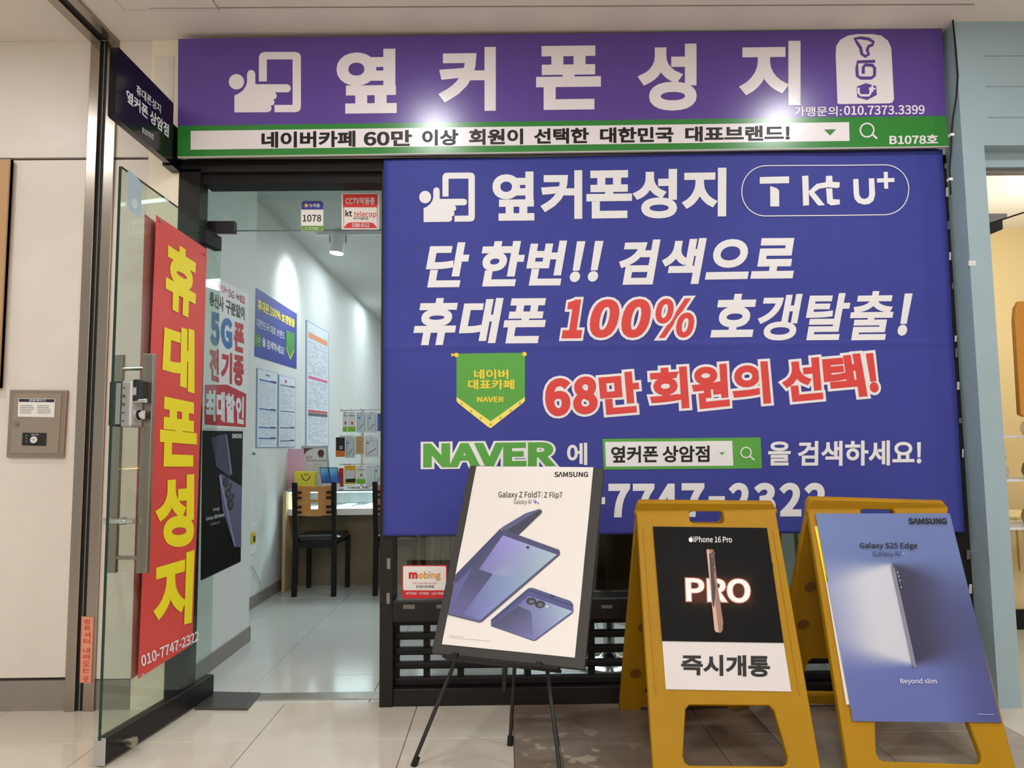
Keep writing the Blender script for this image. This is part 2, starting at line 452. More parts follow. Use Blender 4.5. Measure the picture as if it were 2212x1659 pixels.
tiles([BR_] + [x for x in gx if BR_ + 0.1 < x < GR - 0.1] + [GR], yo, M_tilegrey)
tiles([GR] + [x for x in gx if x > GR + 0.1], yo, M_tile)
gi = [-1.905 + 0.0] + [-1.28 + PX * k for k in range(0, 6)] + [2.2]
yi = [0.06, 0.47, 1.125, 1.78, 2.435, 3.09, 3.745, 4.4, 5.055, 5.71, 6.365, 7.02, 7.675]
tiles(gi, yi, M_tilein)
tiles([2.3, 2.925, 3.55, 4.175, 4.8], [0.06, 0.685, 1.31, 1.935, 2.56, 3.2], M_tile)

# ceilings
cb = MB().box((-6, -6.5, CZ), (6, 0.1, CZ + 0.08), M_ceil)
ceiling = struct('ceiling', cb)
# seam step along the shopfront
MB().box((-1.62, -0.272, CZ - 0.004), (2.2, -0.268, CZ + 0.001), K(150, 140, 132)).build('panel_seam', ceiling)
hz = ZP(CZ)
hp = [hz.at(*p) for p in ((268, 22), (475, 22))]; hy = hp[0].y
MB().box((hp[0].x, hy - 0.45, CZ - 0.0015), (hp[1].x, hy, CZ + 0.001), K(150, 140, 132)).box((hp[0].x + 0.004, hy - 0.446, CZ - 0.003), (hp[1].x - 0.004, hy - 0.004, CZ + 0.001), M_ceil).build('access_panel', ceiling)
struct('ceiling_shop', MB().box((-2.1, 0.1, 3.1), (2.3, 8.2, 3.2), M_shopceil))
NM_ = ['left of sign centre', 'right of sign centre', 'by the left wall', 'by the next shop', 'far row left', 'far row middle', 'far row right', 'last row left', 'last row right']
for x, y in CORR_LAMPS + CORR_LAMPS2:
    r = 0.085 if (x, y) in CORR_LAMPS else 0.3
    t = thing('ceiling_light', (x, y, CZ), 'round white recessed ceiling downlight over the corridor, %s' % NM_.pop(0), 'ceiling light', 'corridor ceiling lights')
    MB().lathe((x, y, CZ), [(r + 0.025, 0), (r + 0.02, -0.008), (r, -0.010), (r, -0.002)], M_white, 28).build('trim_ring', t, smooth=True)
    MB().lathe((x, y, CZ), [(r, -0.004), (0.0, -0.004)], M_lampdisc, 28).build('diffuser', t)

# ----- left wall with the fire-shutter guide rail
F0 = YP(0.0)
wl = struct('wall_left', MB().box((-6, 0.02, 0), (-1.57, 0.12, CZ), M_joint))
rx0, rx1 = -2.035, -1.90
def wpanel(x0, x1, z0, z1, nm='panel', y=0.0, m=None):
    return box(nm, (x0, y, z0), (x1, 0.03, z1), m or M_wall, wl, bevel=0.002)
GZ = F0.at(110, 343).z
wpanel(-2.75, rx0, 0.15, GZ - 0.006); wpanel(-2.75, rx0, GZ + 0.006, CZ)
wpanel(-6, -2.756, 0.15, GZ - 0.006); wpanel(-6, -2.756, GZ + 0.006, CZ)
rX = F0.at(322, 300).x
wpanel(rx1, rX, 0.0 + 0.14, GZ - 0.006); wpanel(rx1, rX, GZ + 0.006, CZ)
bxr = -1.725
wpanel(rX + 0.001, -1.585, 0.0, CZ, y=-0.004, m=M_wallr)
wpanel(bxr, rX + 0.001, 0.0, 0.16, y=-0.006, m=M_wallr)
box('patched_strip', (F0.at(334, 200).x, -0.0065, 2.78), (F0.at(376, 200).x, 0.0, F0.at(350, 122).z), M_wall, wl, bevel=0.001)
struct('baseboard_left', MB().box((-6, 0.006, 0), (rx0, 0.03, 0.135), M_base).box((rx1, 0.006, 0), (bxr, 0.03, 0.135), M_base))
# guide rail: two steel lips round a dark slot, running on across the ceiling
gr = struct('trim_1', MB().box((rx0 + 0.02, 0.0, 0), (rx1 - 0.02, 0.015, CZ), M_groove))
def lip(x0, x1, y0=-0.012):
    return MB().box((x0, y0, 0.0), (x1, 0.03, CZ - 0.0), M_steel)
lip(rx0, -1.987).build('steel_lip', gr, bevel=0.002); lip(-1.95, rx1).build('steel_lip', gr, bevel=0.002)
MB().box((-1.972, -0.004, 0.0), (-1.968, 0.012, CZ), M_grey).build('shutter_seal', gr)
MB().box((rx0 - 0.0, -6.4, CZ - 0.016), (-1.985, -0.012, CZ + 0.01), M_steel).build('ceiling_lip', gr, bevel=0.002)
MB().box((-1.945, -6.4, CZ - 0.016), (rx1, -0.012, CZ + 0.01), M_steel).build('ceiling_lip', gr, bevel=0.002)
MB().box((-1.985, -6.4, CZ - 0.004), (-1.945, -0.012, CZ + 0.01), M_groove).build('ceiling_slot', gr)

# ----- shopfront frame (black) and its parts
fr = struct('trim_2', MB().box((-1.585, 0.0, 0.0), (-1.482, 0.095, 2.56), M_black))   # left jamb
pm = YP(0.0)
box('head_beam', (-1.585, 0.0, 2.545), (2.2, 0.14, 2.61), M_black, fr, bevel=0.003)
box('head_inner_lip', (-1.482, 0.03, 2.497), (2.1, 0.14, 2.545), M_black2, fr)
box('mullion', (-0.593, -0.012, 0.0), (-0.531, 0.13, 2.545), M_black, fr, bevel=0.003)
box('right_jamb', (2.10, 0.0, 0.0), (2.2, 0.14, 2.6), M_black2, fr, bevel=0.003)
zr = [F0.at(1000, y).z for y in (1293, 1330, 1346, 1486)]
box('sill_rail', (-0.531, -0.03, zr[1] - 0.02), (2.10, 0.11, zr[0]), M_black, fr, bevel=0.006)
box('lower_rail', (-0.531, 0.02, zr[2] - 0.012), (2.10, 0.09, zr[1] - 0.02), M_black2, fr)
box('bottom_plinth', (-0.531, -0.005, 0.0), (2.10, 0.12, zr[3]), M_black, fr, bevel=0.004)
slw = YP(0.05)
for ya, yb in ((1364, 1379), (1396, 1412), (1427, 1442), (1460, 1478)):
    z = (slw.at(1000, ya).z + slw.at(1000, yb).z) / 2; h = abs(slw.at(1000, ya).z - slw.at(1000, yb).z) / 2
    mb = MB().box((-0.531, 0.03, z - h), (2.10, 0.07, z + h), M_black2)
    mb.build('slat', fr, bevel=0.008)
for xa, xb in ((850, 863), (915, 929), (988, 1002), (1132, 1147), (1270, 1285), (1560, 1575), (1720, 1734), (1960, 1975)):
    a = slw.at(xa, 1420).x; b = slw.at(xb, 1420).x
    box('upright_bar', (a, 0.045, zr[3] - 0.01), (b, 0.065, zr[2]), M_black2, fr)
# small steel tags on mullion and rail
mp_ = YP(-0.013)
for q in ((836, 1206, 843, 1229), (835, 1281, 842, 1304)):
    panel('latch_plate', mp_, q, 0.003, K(128, 124, 118, 0.4), fr, label='small bright latch plate', back=-0.002)
rp = YP(-0.031)
for q in ((871, 1306, 896, 1315), (943, 1306, 955, 1314), (1299, 1307, 1323, 1314)):
    panel('rail_clip', rp, q, 0.003, K(108, 104, 98, 0.4), fr, label='small dull clip', back=-0.003)
# transom glass over the door, with its pivot fitting
zt = 2.297
trans = struct('window_1', MB().box((-1.60, 0.148, zt), (-0.55, 0.158, 2.50), M_glassc))
MB().box((-1.60, 0.146, zt - 0.002), (-0.55, 0.160, zt), M_edge).build('glass_edge', trans)
tp = YP(0.14)
panel('pivot_fitting', tp, (446, 478, 508, 503), 0.035, M_black, trans, bevel=0.003, back=-0.008)
panel('head_clamp', tp, (450, 396, 490, 404), 0.03, M_grey, trans, bevel=0.003, back=-0.004, label='grey metal glass clamp')
# window behind the banner
win = struct('window_2', MB().box((-0.531, 0.055, zr[0]), (2.10, 0.063, 2.50), M_glassc))
# threshold
zq = ZP(0.006)
box('threshold_strip', (-1.60, 0.10, -0.002), (-0.58, 0.19, 0.006), M_steel, fr, bevel=0.002)
fp = [zq.at(*p) for p in ((456, 1496), (563, 1498), (535, 1532), (420, 1531))]
MB().slab([Vector((p.x, p.y, 0.012)) for p in fp], (0, 0, 1), 0.014, mat('floor_plate', (92, 88, 84), 0.4, 0.6)).build('floor_spring_cover', fr, bevel=0.002, label='dark grey floor spring cover plate')

struct('wall_front', MB().box((-1.585, 0.0, 2.61), (2.2, 0.10, CZ), M_wallr))
# ----- shop interior shell
WA, WB = -1.605, -1.905
struct('wall_inner_left', MB().box((-2.1, 0.098, 0), (WA, 1.15, 3.1), M_shopwall).box((-2.1, 1.15, 0), (WB, 8.2, 3.1), M_shopwall))
struct('baseboard_inner', MB().box((WA, 0.16, 0), (WA + 0.008, 1.158, 0.09), M_base).box((WB, 1.15, 0), (WB + 0.008, 8.1, 0.09), M_base).box((WB, 1.15, 0), (WA + 0.008, 1.158, 0.09), M_base))
struct('wall_inner_back', MB().box((-2.1, 7.7, 0), (2.3, 7.8, 3.1), M_shopwall))
struct('wall_inner_right', MB().box((2.2, 0.14, 0), (2.3, 7.8, 3.22), M_shopwall))

# ----- right column, beam and neighbour shop
CY0 = -0.13
wr = struct('wall_right', MB().box((2.195, CY0, 0), (2.30, 0.30, CZ), M_bluegrey).box((2.30, CY0, 2.60), (6, 0.14, CZ), M_bluegrey))
CP = YP(CY0)
for y in (121, 187, 254):
    z = CP.at(2150, y).z
    MB().box((2.325, CY0 - 0.001, z - 0.002), (6, CY0 + 0.01, z + 0.002), K(120, 138, 144)).build('panel_seam', wr)
MB().box((2.30, -0.06, 2.52), (6, 0.02, 2.60), M_bluegrey).box((2.30, -0.04, 2.50), (6, 0.0, 2.52), M_grey).build('soffit_lip', wr)
panel('worn_sticker', CP, (2092, 563, 2108, 574), 0.001, K(214, 218, 216), wr, back=-0.001, label='small worn pale sticker')
M_ncream = mat('cream_wall', (226, 206, 158), 0.6)
struct('wall_next_shop', MB().box((2.3, 2.2, 0), (6, 2.3, 3.0), M_ncream))
struct('ceiling_next_shop', MB().box((2.3, 0.14, 2.9), (6, 2.3, 3.0), M_white))
struct('wall_next_right', MB().box((5.0, 0.1, 0), (5.1, 2.3, 3.2), M_ncream))
# corridor, far side (behind the viewer)
struct('wall_back', MB().box((-6, -6.6, 0), (6, -6.5, CZ), M_wallr))

# ================================================================== MAIN FASCIA SIGN
SY = -0.075; SP = YP(SY)
def sq(pts): return [SP.at(*p) for p in pts]
sg = thing('fascia_sign', (0.3, SY + 0.06, 2.6), 'wide purple and green shop fascia sign with large white Korean lettering', 'sign')
MB().slab([p for p in sq([(385, 84), (2035, 62), (2043, 250), (384, 272)])], SP.n, 0.018, M_purple).build('purple_panel', sg, label='purple upper panel')
MB().slab([p for p in sq([(384, 272), (2043, 250), (2050, 316), (383, 339)])], SP.n, 0.018, M_green).build('green_band', sg, label='green lower band')
MB().slab([SP.at(383.5, 338.5, 0.0006), SP.at(2050, 315.5, 0.0006), SP.at(2050, 317.5, 0.0006), SP.at(383.5, 340.5, 0.0006)], SP.n, 0.017, K(200, 196, 190)).build('bottom_edge', sg, label='thin pale bottom edge')
MB().slab([SP.at(390, 90, -0.019), SP.at(2030, 68, -0.019), SP.at(2044, 309, -0.019), SP.at(390, 332, -0.019)], SP.n, 0.055, M_black2).build('mounting_frame', sg)
D(sg, SP, [(412, 283), (1834, 264), (1835, 304.5), (412, 323.6)], M_signwhite, 0.0008, 'search_bar', 'white search bar')
# hand-and-phone emblem in a 0..1 box
def handphone(x0, y0, x1, y1):
    X = lambda x: x0 + (x - 330) / (713 - 330) * (x1 - x0)
    Yv = lambda y: y0 + (y - 178) / (500 - 178) * (y1 - y0)
    ph = [(490, 335), (490, 208), (494, 193), (504, 182), (520, 178), (683, 178), (700, 182), (710, 193), (713, 208), (713, 468), (710, 484), (700, 495), (683, 499), (573, 499), (573, 460), (669, 460), (669, 218), (532, 218), (532, 335)]
    hd = [(360, 500), (360, 410), (382, 400), (404, 384), (420, 362), (427, 340), (427, 295), (433, 280), (449, 273), (465, 280), (471, 295), (471, 350), (640, 350), (654, 356), (660, 372), (654, 388), (640, 393), (576, 393), (585, 408), (582, 424), (568, 431), (573, 445), (568, 460), (553, 465), (558, 478), (552, 492), (536, 499)]
    return [[(X(a), Yv(b)) for a, b in lp] for lp in (ph, hd, circ(371, 337, 41))]
def skew(lps, s, xr): return [[(x, y + s * (x - xr)) for x, y in lp] for lp in lps]
D(sg, SP, handphone(494.3, 112.4, 650.1, 243), M_signwhite, 0.001, 'emblem', 'white hand holding phone emblem')
for ch, q in (('옆', (727, 107, 857, 246)), ('커', (947, 103, 1071, 241)), ('폰', (1158, 100, 1298, 238)), ('성', (1377, 96, 1505, 240)), ('지', (1596, 90, 1729, 229))):
    T(sg, SP, ch, q, M_signwhite, 0.042, s=-0.012)
T(sg, SP, '가맹문의:', (1715, 231, 1818, 252), M_signwhite, 0.016, s=-0.012)
T(sg, SP, '010.7373.3399', (1823, 229, 1997, 249), M_signwhite, 0.02, s=-0.012)
# rounded badge with three marks
bad = [(1809, 224), (1805, 120), (1806, 100), (1815, 86), (1832, 77), (1850, 74), (1885, 74), (1903, 77), (1918, 88), (1925, 104), (1931, 214), (1927, 222), (1920, 223.5), (1816, 225)]
D(sg, SP, bad, M_signwhite, 0.001, 'badge', 'white rounded badge')
X3 = lambda x, y: (1200 + x * .4575, 40 + y * .4575)
mk = stroke([X3(*p) for p in ((1412, 96), (1440, 92), (1480, 98), (1500, 112), (1496, 125), (1478, 132), (1470, 150), (1478, 170), (1462, 180), (1445, 168), (1440, 140), (1425, 118))], 6.5, True)
mk += stroke([X3(*p) for p in ((1508, 203), (1425, 206), (1422, 240), (1424, 272), (1440, 282), (1490, 282), (1505, 270), (1506, 235), (1495, 222), (1462, 220), (1452, 232), (1452, 262))], 6.5)
D(sg, SP, mk, M_purple, 0.0018, 'carrier_mark', 'purple carrier marks')
D(sg, SP, [X3(*p) for p in ((1422, 322), (1465, 306), (1514, 320), (1516, 362), (1470, 386), (1424, 372))], M_purple, 0.0018, 'carrier_mark')
D(sg, SP, stroke([X3(*p) for p in ((1430, 328), (1430, 352), (1440, 364), (1478, 364), (1486, 354), (1486, 326))], 5) + [[X3(*p) for p in ((1478, 328), (1510, 328), (1510, 337), (1478, 337))], [X3(*p) for p in ((1490, 316), (1499, 316), (1499, 348), (1490, 348))]], M_signwhite, 0.0026, 'carrier_mark')
bt = -0.0125
def by(x): return 285 + bt * (x - 565)
for wd, xa, xb in (('네이버카페', 565, 768), ('60만', 786, 890), ('이상', 912, 990), ('회원이', 1013, 1130), ('선택한', 1153, 1272), ('대한민국', 1296, 1455), ('대표브랜드!', 1480, 1706)):
    T(sg, SP, wd, (xa, by(xa), xb, by(xa) + 35 - 0.002 * (xa - 565)), M_printblack, 0.036, s=bt)
D(sg, SP, [(1780, 280), (1806, 279.5), (1793, 293)], M_green, 0.0018, 'drop_arrow')
D(sg, SP, stroke(circ(1872.5, 281.5, 14.5, 28), 3.2, True) + stroke([(1884, 291), (1894, 300)], 4), M_signwhite, 0.001, 'magnifier')
T(sg, SP, 'B1078호', (1921, 292, 2026, 312), M_signwhite, 0.03, s=-0.012)

# ================================================================== PROJECTING SIGN
JP = XP(-1.575)
pj = thing('projecting_sign', (-1.6, -0.3, 2.55), 'black glossy blade sign with white lettering projecting from wall left of the fascia', 'sign')
M_gblack = mat('gloss_black_acrylic', (12, 11, 18), 0.15, spec=0.35)
c = [JP.at(*p) for p in ((254, 102), (379, 223), (376, 357), (249, 254))]
for p in c: pass
y0, y1 = -0.60, -0.10; z0, z1 = 2.545, 2.845
plate('sign_panel', [rrect(0, 0, y1 - y0, z1 - z0, 0.012)], 0.03, Matrix(((0, 0, 1, -1.59), (1, 0, 0, y0), (0, 1, 0, z0), (0, 0, 0, 1))), M_gblack, pj)
MB().box((-1.62, -0.10, z0 - 0.005), (-1.575, 0.0, z1 - 0.10), M_gblack).build('wall_bracket', pj)
T(pj, JP, '휴대폰성지', [(294, 181), (347, 227), (346.5, 246), (294, 203)], M_bwhite, 0.015)
T(pj, JP, '옆커폰 상암점', [(272, 191), (364.6, 270), (363.5, 298), (273, 219)], M_bwhite, 0.03)
T(pj, JP, 'B1078호', [(306.7, 273.5), (331.7, 291), (331, 303), (306.7, 286)], M_bwhite, 0.015)

# ================================================================== BIG BLUE BANNER
BY = -0.045; BP = YP(BY)
bn = thing('shop_banner', (0.77, BY, 0.8), 'large blue fabric banner covering the shop window, white and red Korean lettering', 'banner')
TLb, TRb, BRb, BLb = [BP.at(*p) for p in ((829, 344.5), (2038, 321.5), (2085, 1150), (827, 1158))]
MIDL, MIDR = BP.at(832, 759), BP.at(2064, 740)
me = MB(); nx, ny = 90, 150
def cloth(P):
    u = (P.x + 0.59) / 2.75; v = (2.6 - P.z) / 1.84
    w_ = 0.0022 * math.sin(u * 29 + 3 * v) * (0.3 + 0.7 * v) + 0.0022 * math.sin(u * 11 - 2.2 * v + 1) + 0.0016 * math.sin(v * 15 + u * 4) + 0.0012 * math.sin(v * 27 - u * 9)
    w_ += 0.0042 * math.exp(-((v - 0.508) / 0.006) ** 2) + 0.002 * math.sin((u * 1.2 + v) * 21) * max(0, v - .55)
    return w_ - 0.004
BP.disp = cloth
vs = []; fs = []
for j in range(ny + 1):
    for i in range(nx + 1):
        u, v = i / nx, j / ny
        p = TLb.lerp(TRb, u).lerp(BLb.lerp(BRb, u), v)
        vs.append(p + BP.n * cloth(p))
for j in range(ny):
    for i in range(nx):
        k = j * (nx + 1) + i; fs.append((k, k + nx + 1, k + nx + 2, k + 1))
me.add(vs, fs, M_blue); clo = me.build('banner_cloth', bn, fix=False)
clo.data.polygons.foreach_set('use_smooth', [True] * len(fs))
sd = clo.modifiers.new('Solidify', 'SOLIDIFY'); sd.thickness = 0.002; sd.offset = -1
BL_ = 0.0022
def B(body, q, m=M_bwhite, bold=0.035, shear=0.0, s=-0.0115, lift=None, **k): T(bn, BP, body, q, m, bold, shear, lift or BL_, s=s, **k)
D(bn, BP, skew(handphone(905.7, 374, 1025.7, 480), -0.0115, 905), M_bwhite, BL_, 'emblem', 'white hand holding phone emblem')
for ch, q in (('옆', (1063.6, 371, 1154.4, 477)), ('커', (1167.4, 368, 1257.9, 473)), ('폰', (1267, 368, 1365.5, 471.5)), ('성', (1366.6, 366, 1463, 472)), ('지', (1473, 363.5, 1569, 468))):
    B(ch, q, bold=0.038)
pill = rrect(1602.5, 357, 1963.5, 465, 52, 10)
D(bn, BP, stroke([(x, y - 0.0115 * (x - 1783)) for x, y in pill], 2.0, True), M_bwhite, BL_, 'pill_outline')
X7 = lambda x, y: (1400 + x * .3737, 340 + y * .3737)
tk = [[X7(*p) for p in lp] for lp in (
    [(645, 114), (815, 110), (815, 149), (645, 153)], [(705, 166), (740, 176), (757, 190), (759, 283), (707, 283)],
    [(890, 107), (927, 104), (932, 275), (897, 279)], [(929, 195), (975, 152), (1040, 140), (1110, 150), (1108, 168), (1100, 176), (1040, 172), (990, 180), (962, 200), (1024, 275), (984, 277), (934, 215)],
    [(1029, 106), (1066, 104), (1068, 140), (1110, 142), (1108, 160), (1028, 172)], [(1030, 178), (1066, 178), (1070, 240), (1110, 242), (1110, 270), (1060, 277), (1036, 262)],
    [(1187, 124), (1218, 122), (1222, 215), (1236, 236), (1255, 239), (1274, 230), (1280, 212), (1278, 120), (1310, 119), (1314, 215), (1304, 250), (1280, 268), (1250, 272), (1215, 262), (1196, 240), (1190, 212)],
    [(1325, 120), (1426, 117), (1427, 140), (1326, 144)], [(1365, 82), (1388, 81), (1390, 179), (1367, 180)])]
D(bn, BP, tk, M_bwhite, BL_, 'carrier_logos', 'white carrier logos')
sh = 0.18
for ch, q in (('단', (920, 524, 1014, 621)), ('한', (1040.4, 521, 1133.8, 619)), ('번', (1136.8, 520, 1225.4, 617)), ('!', (1231, 520.5, 1265, 609)), ('!', (1270, 520, 1304, 608)), ('검', (1337.5, 518, 1427, 615)), ('색', (1430, 515, 1527, 614)), ('으', (1523, 517, 1617, 604)), ('로', (1620.5, 515, 1716, 602.5)),
              ('휴', (893, 644.5, 989, 746)), ('대', (991, 645, 1088, 742)), ('폰', (1087, 645, 1179.5, 742)), ('호', (1534.5, 635.5, 1633.6, 729)), ('갱', (1636.6, 636, 1733.8, 736)), ('탈', (1741, 634, 1837.3, 735)), ('출', (1836.5, 629.5, 1930.8, 735)), ('!', (1940, 634, 1972, 725))):
    B(ch, q, bold=0.026 if ch in '갱탈출' else 0.04, shear=sh)
for ch, q in (('1', (1213, 647, 1258, 731)), ('0', (1274, 646.5, 1338, 730)), ('0', (1342, 646, 1406, 730)), ('%', (1416, 645, 1500, 730))):
    B(ch, q, M_bred, 0.05 if ch != '%' else 0.03, sh, border=(M_bwhite, 0.105 if ch != '%' else 0.085, 0))
# pennant
D(bn, BP, [(986, 768), (1134, 766), (1134, 866), (1128, 872), (1064, 922), (1060, 925), (1054, 922), (991, 872), (986, 866)], M_bcream, BL_, 'pennant', 'yellow edge of printed pennant')
D(bn, BP, [(986, 764), (1134, 762), (1134, 857), (1060, 910), (986, 857)], M_bgreen, BL_ + 0.0006, 'pennant', 'green field of printed pennant')
D(bn, BP, [circ(986, 767, 5, 12), circ(1133, 765, 5, 12), [(981, 764.5), (975, 763), (975, 770), (981, 769)]], M_byellow, BL_ + 0.0012, 'pennant_rod_end')
for wd_, q_, b_ in (('네이버', (1024, 798, 1098, 819), .03), ('대표카페', (1011, 820, 1111, 841.5), .03), ('NAVER', (1030.5, 857, 1089, 868.5), .04)): B(wd_, q_, M_byellow, b_, s=0, lift=BL_ + .0015)
def star(cx, cy, r):
    return [(cx + (r if i % 2 == 0 else r * .42) * math.sin(i * math.pi / 5), cy - (r if i % 2 == 0 else r * .42) * math.cos(i * math.pi / 5)) for i in range(10)]
D(bn, BP, [star(*p, 4) for p in ((997, 872), (1018, 888), (1039, 903), (1060, 917), (1081, 903), (1103, 887), (1123, 871))], K(196, 170, 60), BL_ + 0.001, 'pennant_stars')
# tilted red line
for ch, q in (('6', [(1176, 819), (1232, 815), (1234, 897), (1179, 901)]), ('8', [(1236, 815), (1290, 811), (1292, 893), (1239, 897)]),
              ('만', [(1292, 808), (1378, 801), (1385, 890), (1300, 897)]), ('회', [(1401, 796), (1484, 791), (1490, 881), (1406, 887)]), ('원', [(1491, 791), (1572, 785), (1577, 877), (1500, 885)]),
              ('의', [(1580, 785), (1658, 780), (1666, 871), (1584, 878)]), ('선', [(1684, 779), (1771, 771), (1779, 862), (1694, 870)]), ('택', [(1775, 770), (1858, 763), (1874, 856), (1784, 864)]), ('!', [(1868, 764), (1888, 762), (1899, 847), (1880, 849)])):
    lat = ch in '68'
    B(ch, q, M_bred, 0.055 if lat else 0.042, 0.0, border=(M_bwhite, 0.11 if lat else 0.10, 0))
# search line
B('NAVER', (914, 958, 1201, 1010), M_bgreen, 0.06, border=(M_bwhite, 0.12, 0))
B('에', (1225, 957, 1268.6, 1005), bold=0.025)
D(bn, BP, [(1301.5, 948), (1642.5, 945), (1646, 1012), (1304, 1014.5)], M_bgreen, BL_, 'search_box', 'green search box')
D(bn, BP, [(1307, 954.5), (1581.4, 952.3), (1584, 1006), (1309, 1008)], M_bwhite, BL_ + 0.0006, 'search_field')
T(bn, BP, '옆커폰', (1320, 963.5, 1422, 1000), M_printblack, 0.028, lift=BL_ + 0.0012, s=-0.008); T(bn, BP, '상암점', (1431, 963, 1533, 999), M_printblack, 0.028, lift=BL_ + 0.0012, s=-0.008)
D(bn, BP, [(1553.6, 977), (1566, 976.7), (1560, 983)], M_bgreen, BL_ + 0.0012, 'drop_arrow')
D(bn, BP, stroke(circ(1611, 977.5, 11, 24), 2.6, True) + stroke([(1619, 985), (1629, 994)], 3), M_bwhite, BL_ + 0.0012, 'magnifier')
B('을', (1659, 954, 1708, 1006), bold=0.028); B('검색하세요!', (1723, 953, 1991, 1007), bold=0.028, s=-0.008)
for ch, q in (('010', (1110, 1046, 1270, 1119)), ('-', (1282, 1074, 1307, 1089)), ('7', (1314, 1045, 1361, 1118)), ('7', (1367, 1045, 1414, 1118)), ('4', (1416, 1045, 1466, 1117)), ('7', (1473, 1044, 1522, 1117)), ('-', (1531, 1072, 1566, 1086)), ('2', (1574, 1043, 1620, 1116)), ('3', (1627, 1043, 1676.5, 1116)), ('2', (1684, 1043, 1732, 1116)), ('2', (1738, 1043, 1785, 1116))):
    B(ch, q, bold=0.05, s=-0.004)
# tape remnants and fasteners down the right-hand jamb
JR = YP(-0.012)
for i, q in enumerate(((2040, 353, 2044, 364), (2043, 405, 2048, 425), (2046, 478, 2051, 495), (2050, 545, 2054, 562), (2056, 612, 2059, 624), (2062, 725, 2066, 738), (2063, 752, 2068, 772), (2067, 825, 2072, 842), (2071, 903, 2077, 914), (2078, 970, 2081, 988), (2088, 1188, 2095, 1208), (2093, 1262, 2099, 1282))):
    panel('tape_scrap', JR, q, 0.0015, K(200, 198, 192) if i % 2 else K(96, 96, 96), fr, back=-0.002)

# ================================================================== OPEN GLASS DOOR
H = Vector((-1.445, 0.17, 0)); O = Vector((-1.545, -0.60, 0))
du = (O - H).normalized(); dn_ = Vector((0, 0, 1)).cross(du).normalized()
if dn_.x < 0: dn_ = -dn_
DW = (O - H).length
def DPt(u, z, n=0.0): return H + du * u + Vector((0, 0, z)) + dn_ * n
def dquad(u0, u1, z0, z1, n): return [DPt(u0, z1, n), DPt(u1, z1, n), DPt(u1, z0, n), DPt(u0, z0, n)]
door = bpy.data.objects.new('door_1', None); COL.objects.link(door); door.location = H; door['kind'] = 'structure'; door['label'] = 'open frameless glass door with black bottom rail at shop entrance'
zh, zo = 2.265, 2.335
MB().hexa([DPt(0, 0.10, -0.006), DPt(DW, 0.10, -0.006), DPt(DW, 0.10, 0.006), DPt(0, 0.10, 0.006), DPt(0, zh, -0.006), DPt(DW, zo, -0.006), DPt(DW, zo, 0.006), DPt(0, zh, 0.006)], M_glass).build('glass_pane', door)
MB().hexa([DPt(DW, 0.10, -0.006), DPt(DW + .0012, 0.10, -0.006), DPt(DW + .0012, 0.10, 0.006), DPt(DW, 0.10, 0.006), DPt(DW, zo, -0.006), DPt(DW + .0012, zo, -0.006), DPt(DW + .0012, zo, 0.006), DPt(DW, zo, 0.006)], M_edge).build('glass_edge', door, label='dark green polished glass edge')
MB().hexa([DPt(0, zh, -0.006), DPt(DW, zo, -0.006), DPt(DW, zo, 0.006), DPt(0, zh, 0.006), DPt(0, zh + .001, -0.006), DPt(DW, zo + .001, -0.006), DPt(DW, zo + .001, 0.006), DPt(0, zh + .001, 0.006)], K(90, 110, 100)).build('glass_edge', door)
def dbox(nm, u0, u1, z0, z1, n0, n1, m, bev=0.0, label=None, parent=None):
    return MB().hexa([DPt(u0, z0, n0), DPt(u1, z0, n0), DPt(u1, z0, n1), DPt(u0, z0, n1), DPt(u0, z1, n0), DPt(u1, z1, n0), DPt(u1, z1, n1), DPt(u0, z1, n1)], m).build(nm, parent or door, label, bevel=bev)
dbox('bottom_rail', 0.0, DW - 0.004, 0.012, 0.105, -0.022, 0.022, M_black, 0.003)
dbox('rail_end_cap', DW - 0.004, DW, 0.008, 0.109, -0.024, 0.024, M_silver, 0.002, 'grey metal end cap')
dbox('corner_patch', 0.02, 0.17, 2.19, 2.262, -0.02, 0.02, M_black2, 0.003)
MB().cyl(DPt(0.67, 0.055, 0.022), DPt(0.67, 0.055, 0.06), 0.016, M_steel, 16).cyl(DPt(0.67, 0.055, 0.06), DPt(0.67, 0.055, 0.072), 0.02, M_steel, 16).build('door_stop_knob', door, smooth=True)
# near-side surface of the door
NP = Plane(DPt(0, 0, 0.008), -du, (0, 0, -1))
FP = Plane(DPt(0, 0, -0.008), -du, (0, 0, -1)); 
def uz(pl, px, py):
    p = pl.at(px, py); return (p - H).dot(du), p.z
hz0 = uz(NP.off(0.05), 305, 1237)[1]; hz1 = uz(NP.off(0.05), 320, 765)[1]
GPm = Plane(DPt(0, 0, 0), -du, (0, 0, -1))
hu = uz(GPm, 282, 1000)[0]
dbox('pull_handle', hu - 0.010, hu + 0.010, hz0, hz1, 0.045, 0.092, M_steel, 0.002)
dbox('pull_handle', hu - 0.010, hu + 0.010, hz0, hz1, -0.092, -0.045, M_steel, 0.002)
for zz in (hz0 + 0.06, hz1 - 0.06):
    MB().cyl(DPt(hu, zz, -0.05), DPt(hu, zz, 0.05), 0.008, M_steel, 12).build('handle_post', door)
rz = uz(GPm, 270, 1125)[1]
MB().cyl(DPt(hu + 0.03, rz, -0.085), DPt(hu + 0.03, rz, 0.045), 0.0115, M_chrome, 16).build('lock_bar', door, smooth=True)
MB().cyl(DPt(hu + 0.03, rz, -0.012), DPt(hu + 0.03, rz, 0.008), 0.016, M_chrome, 16).build('lock_bar_collar', door, smooth=True)
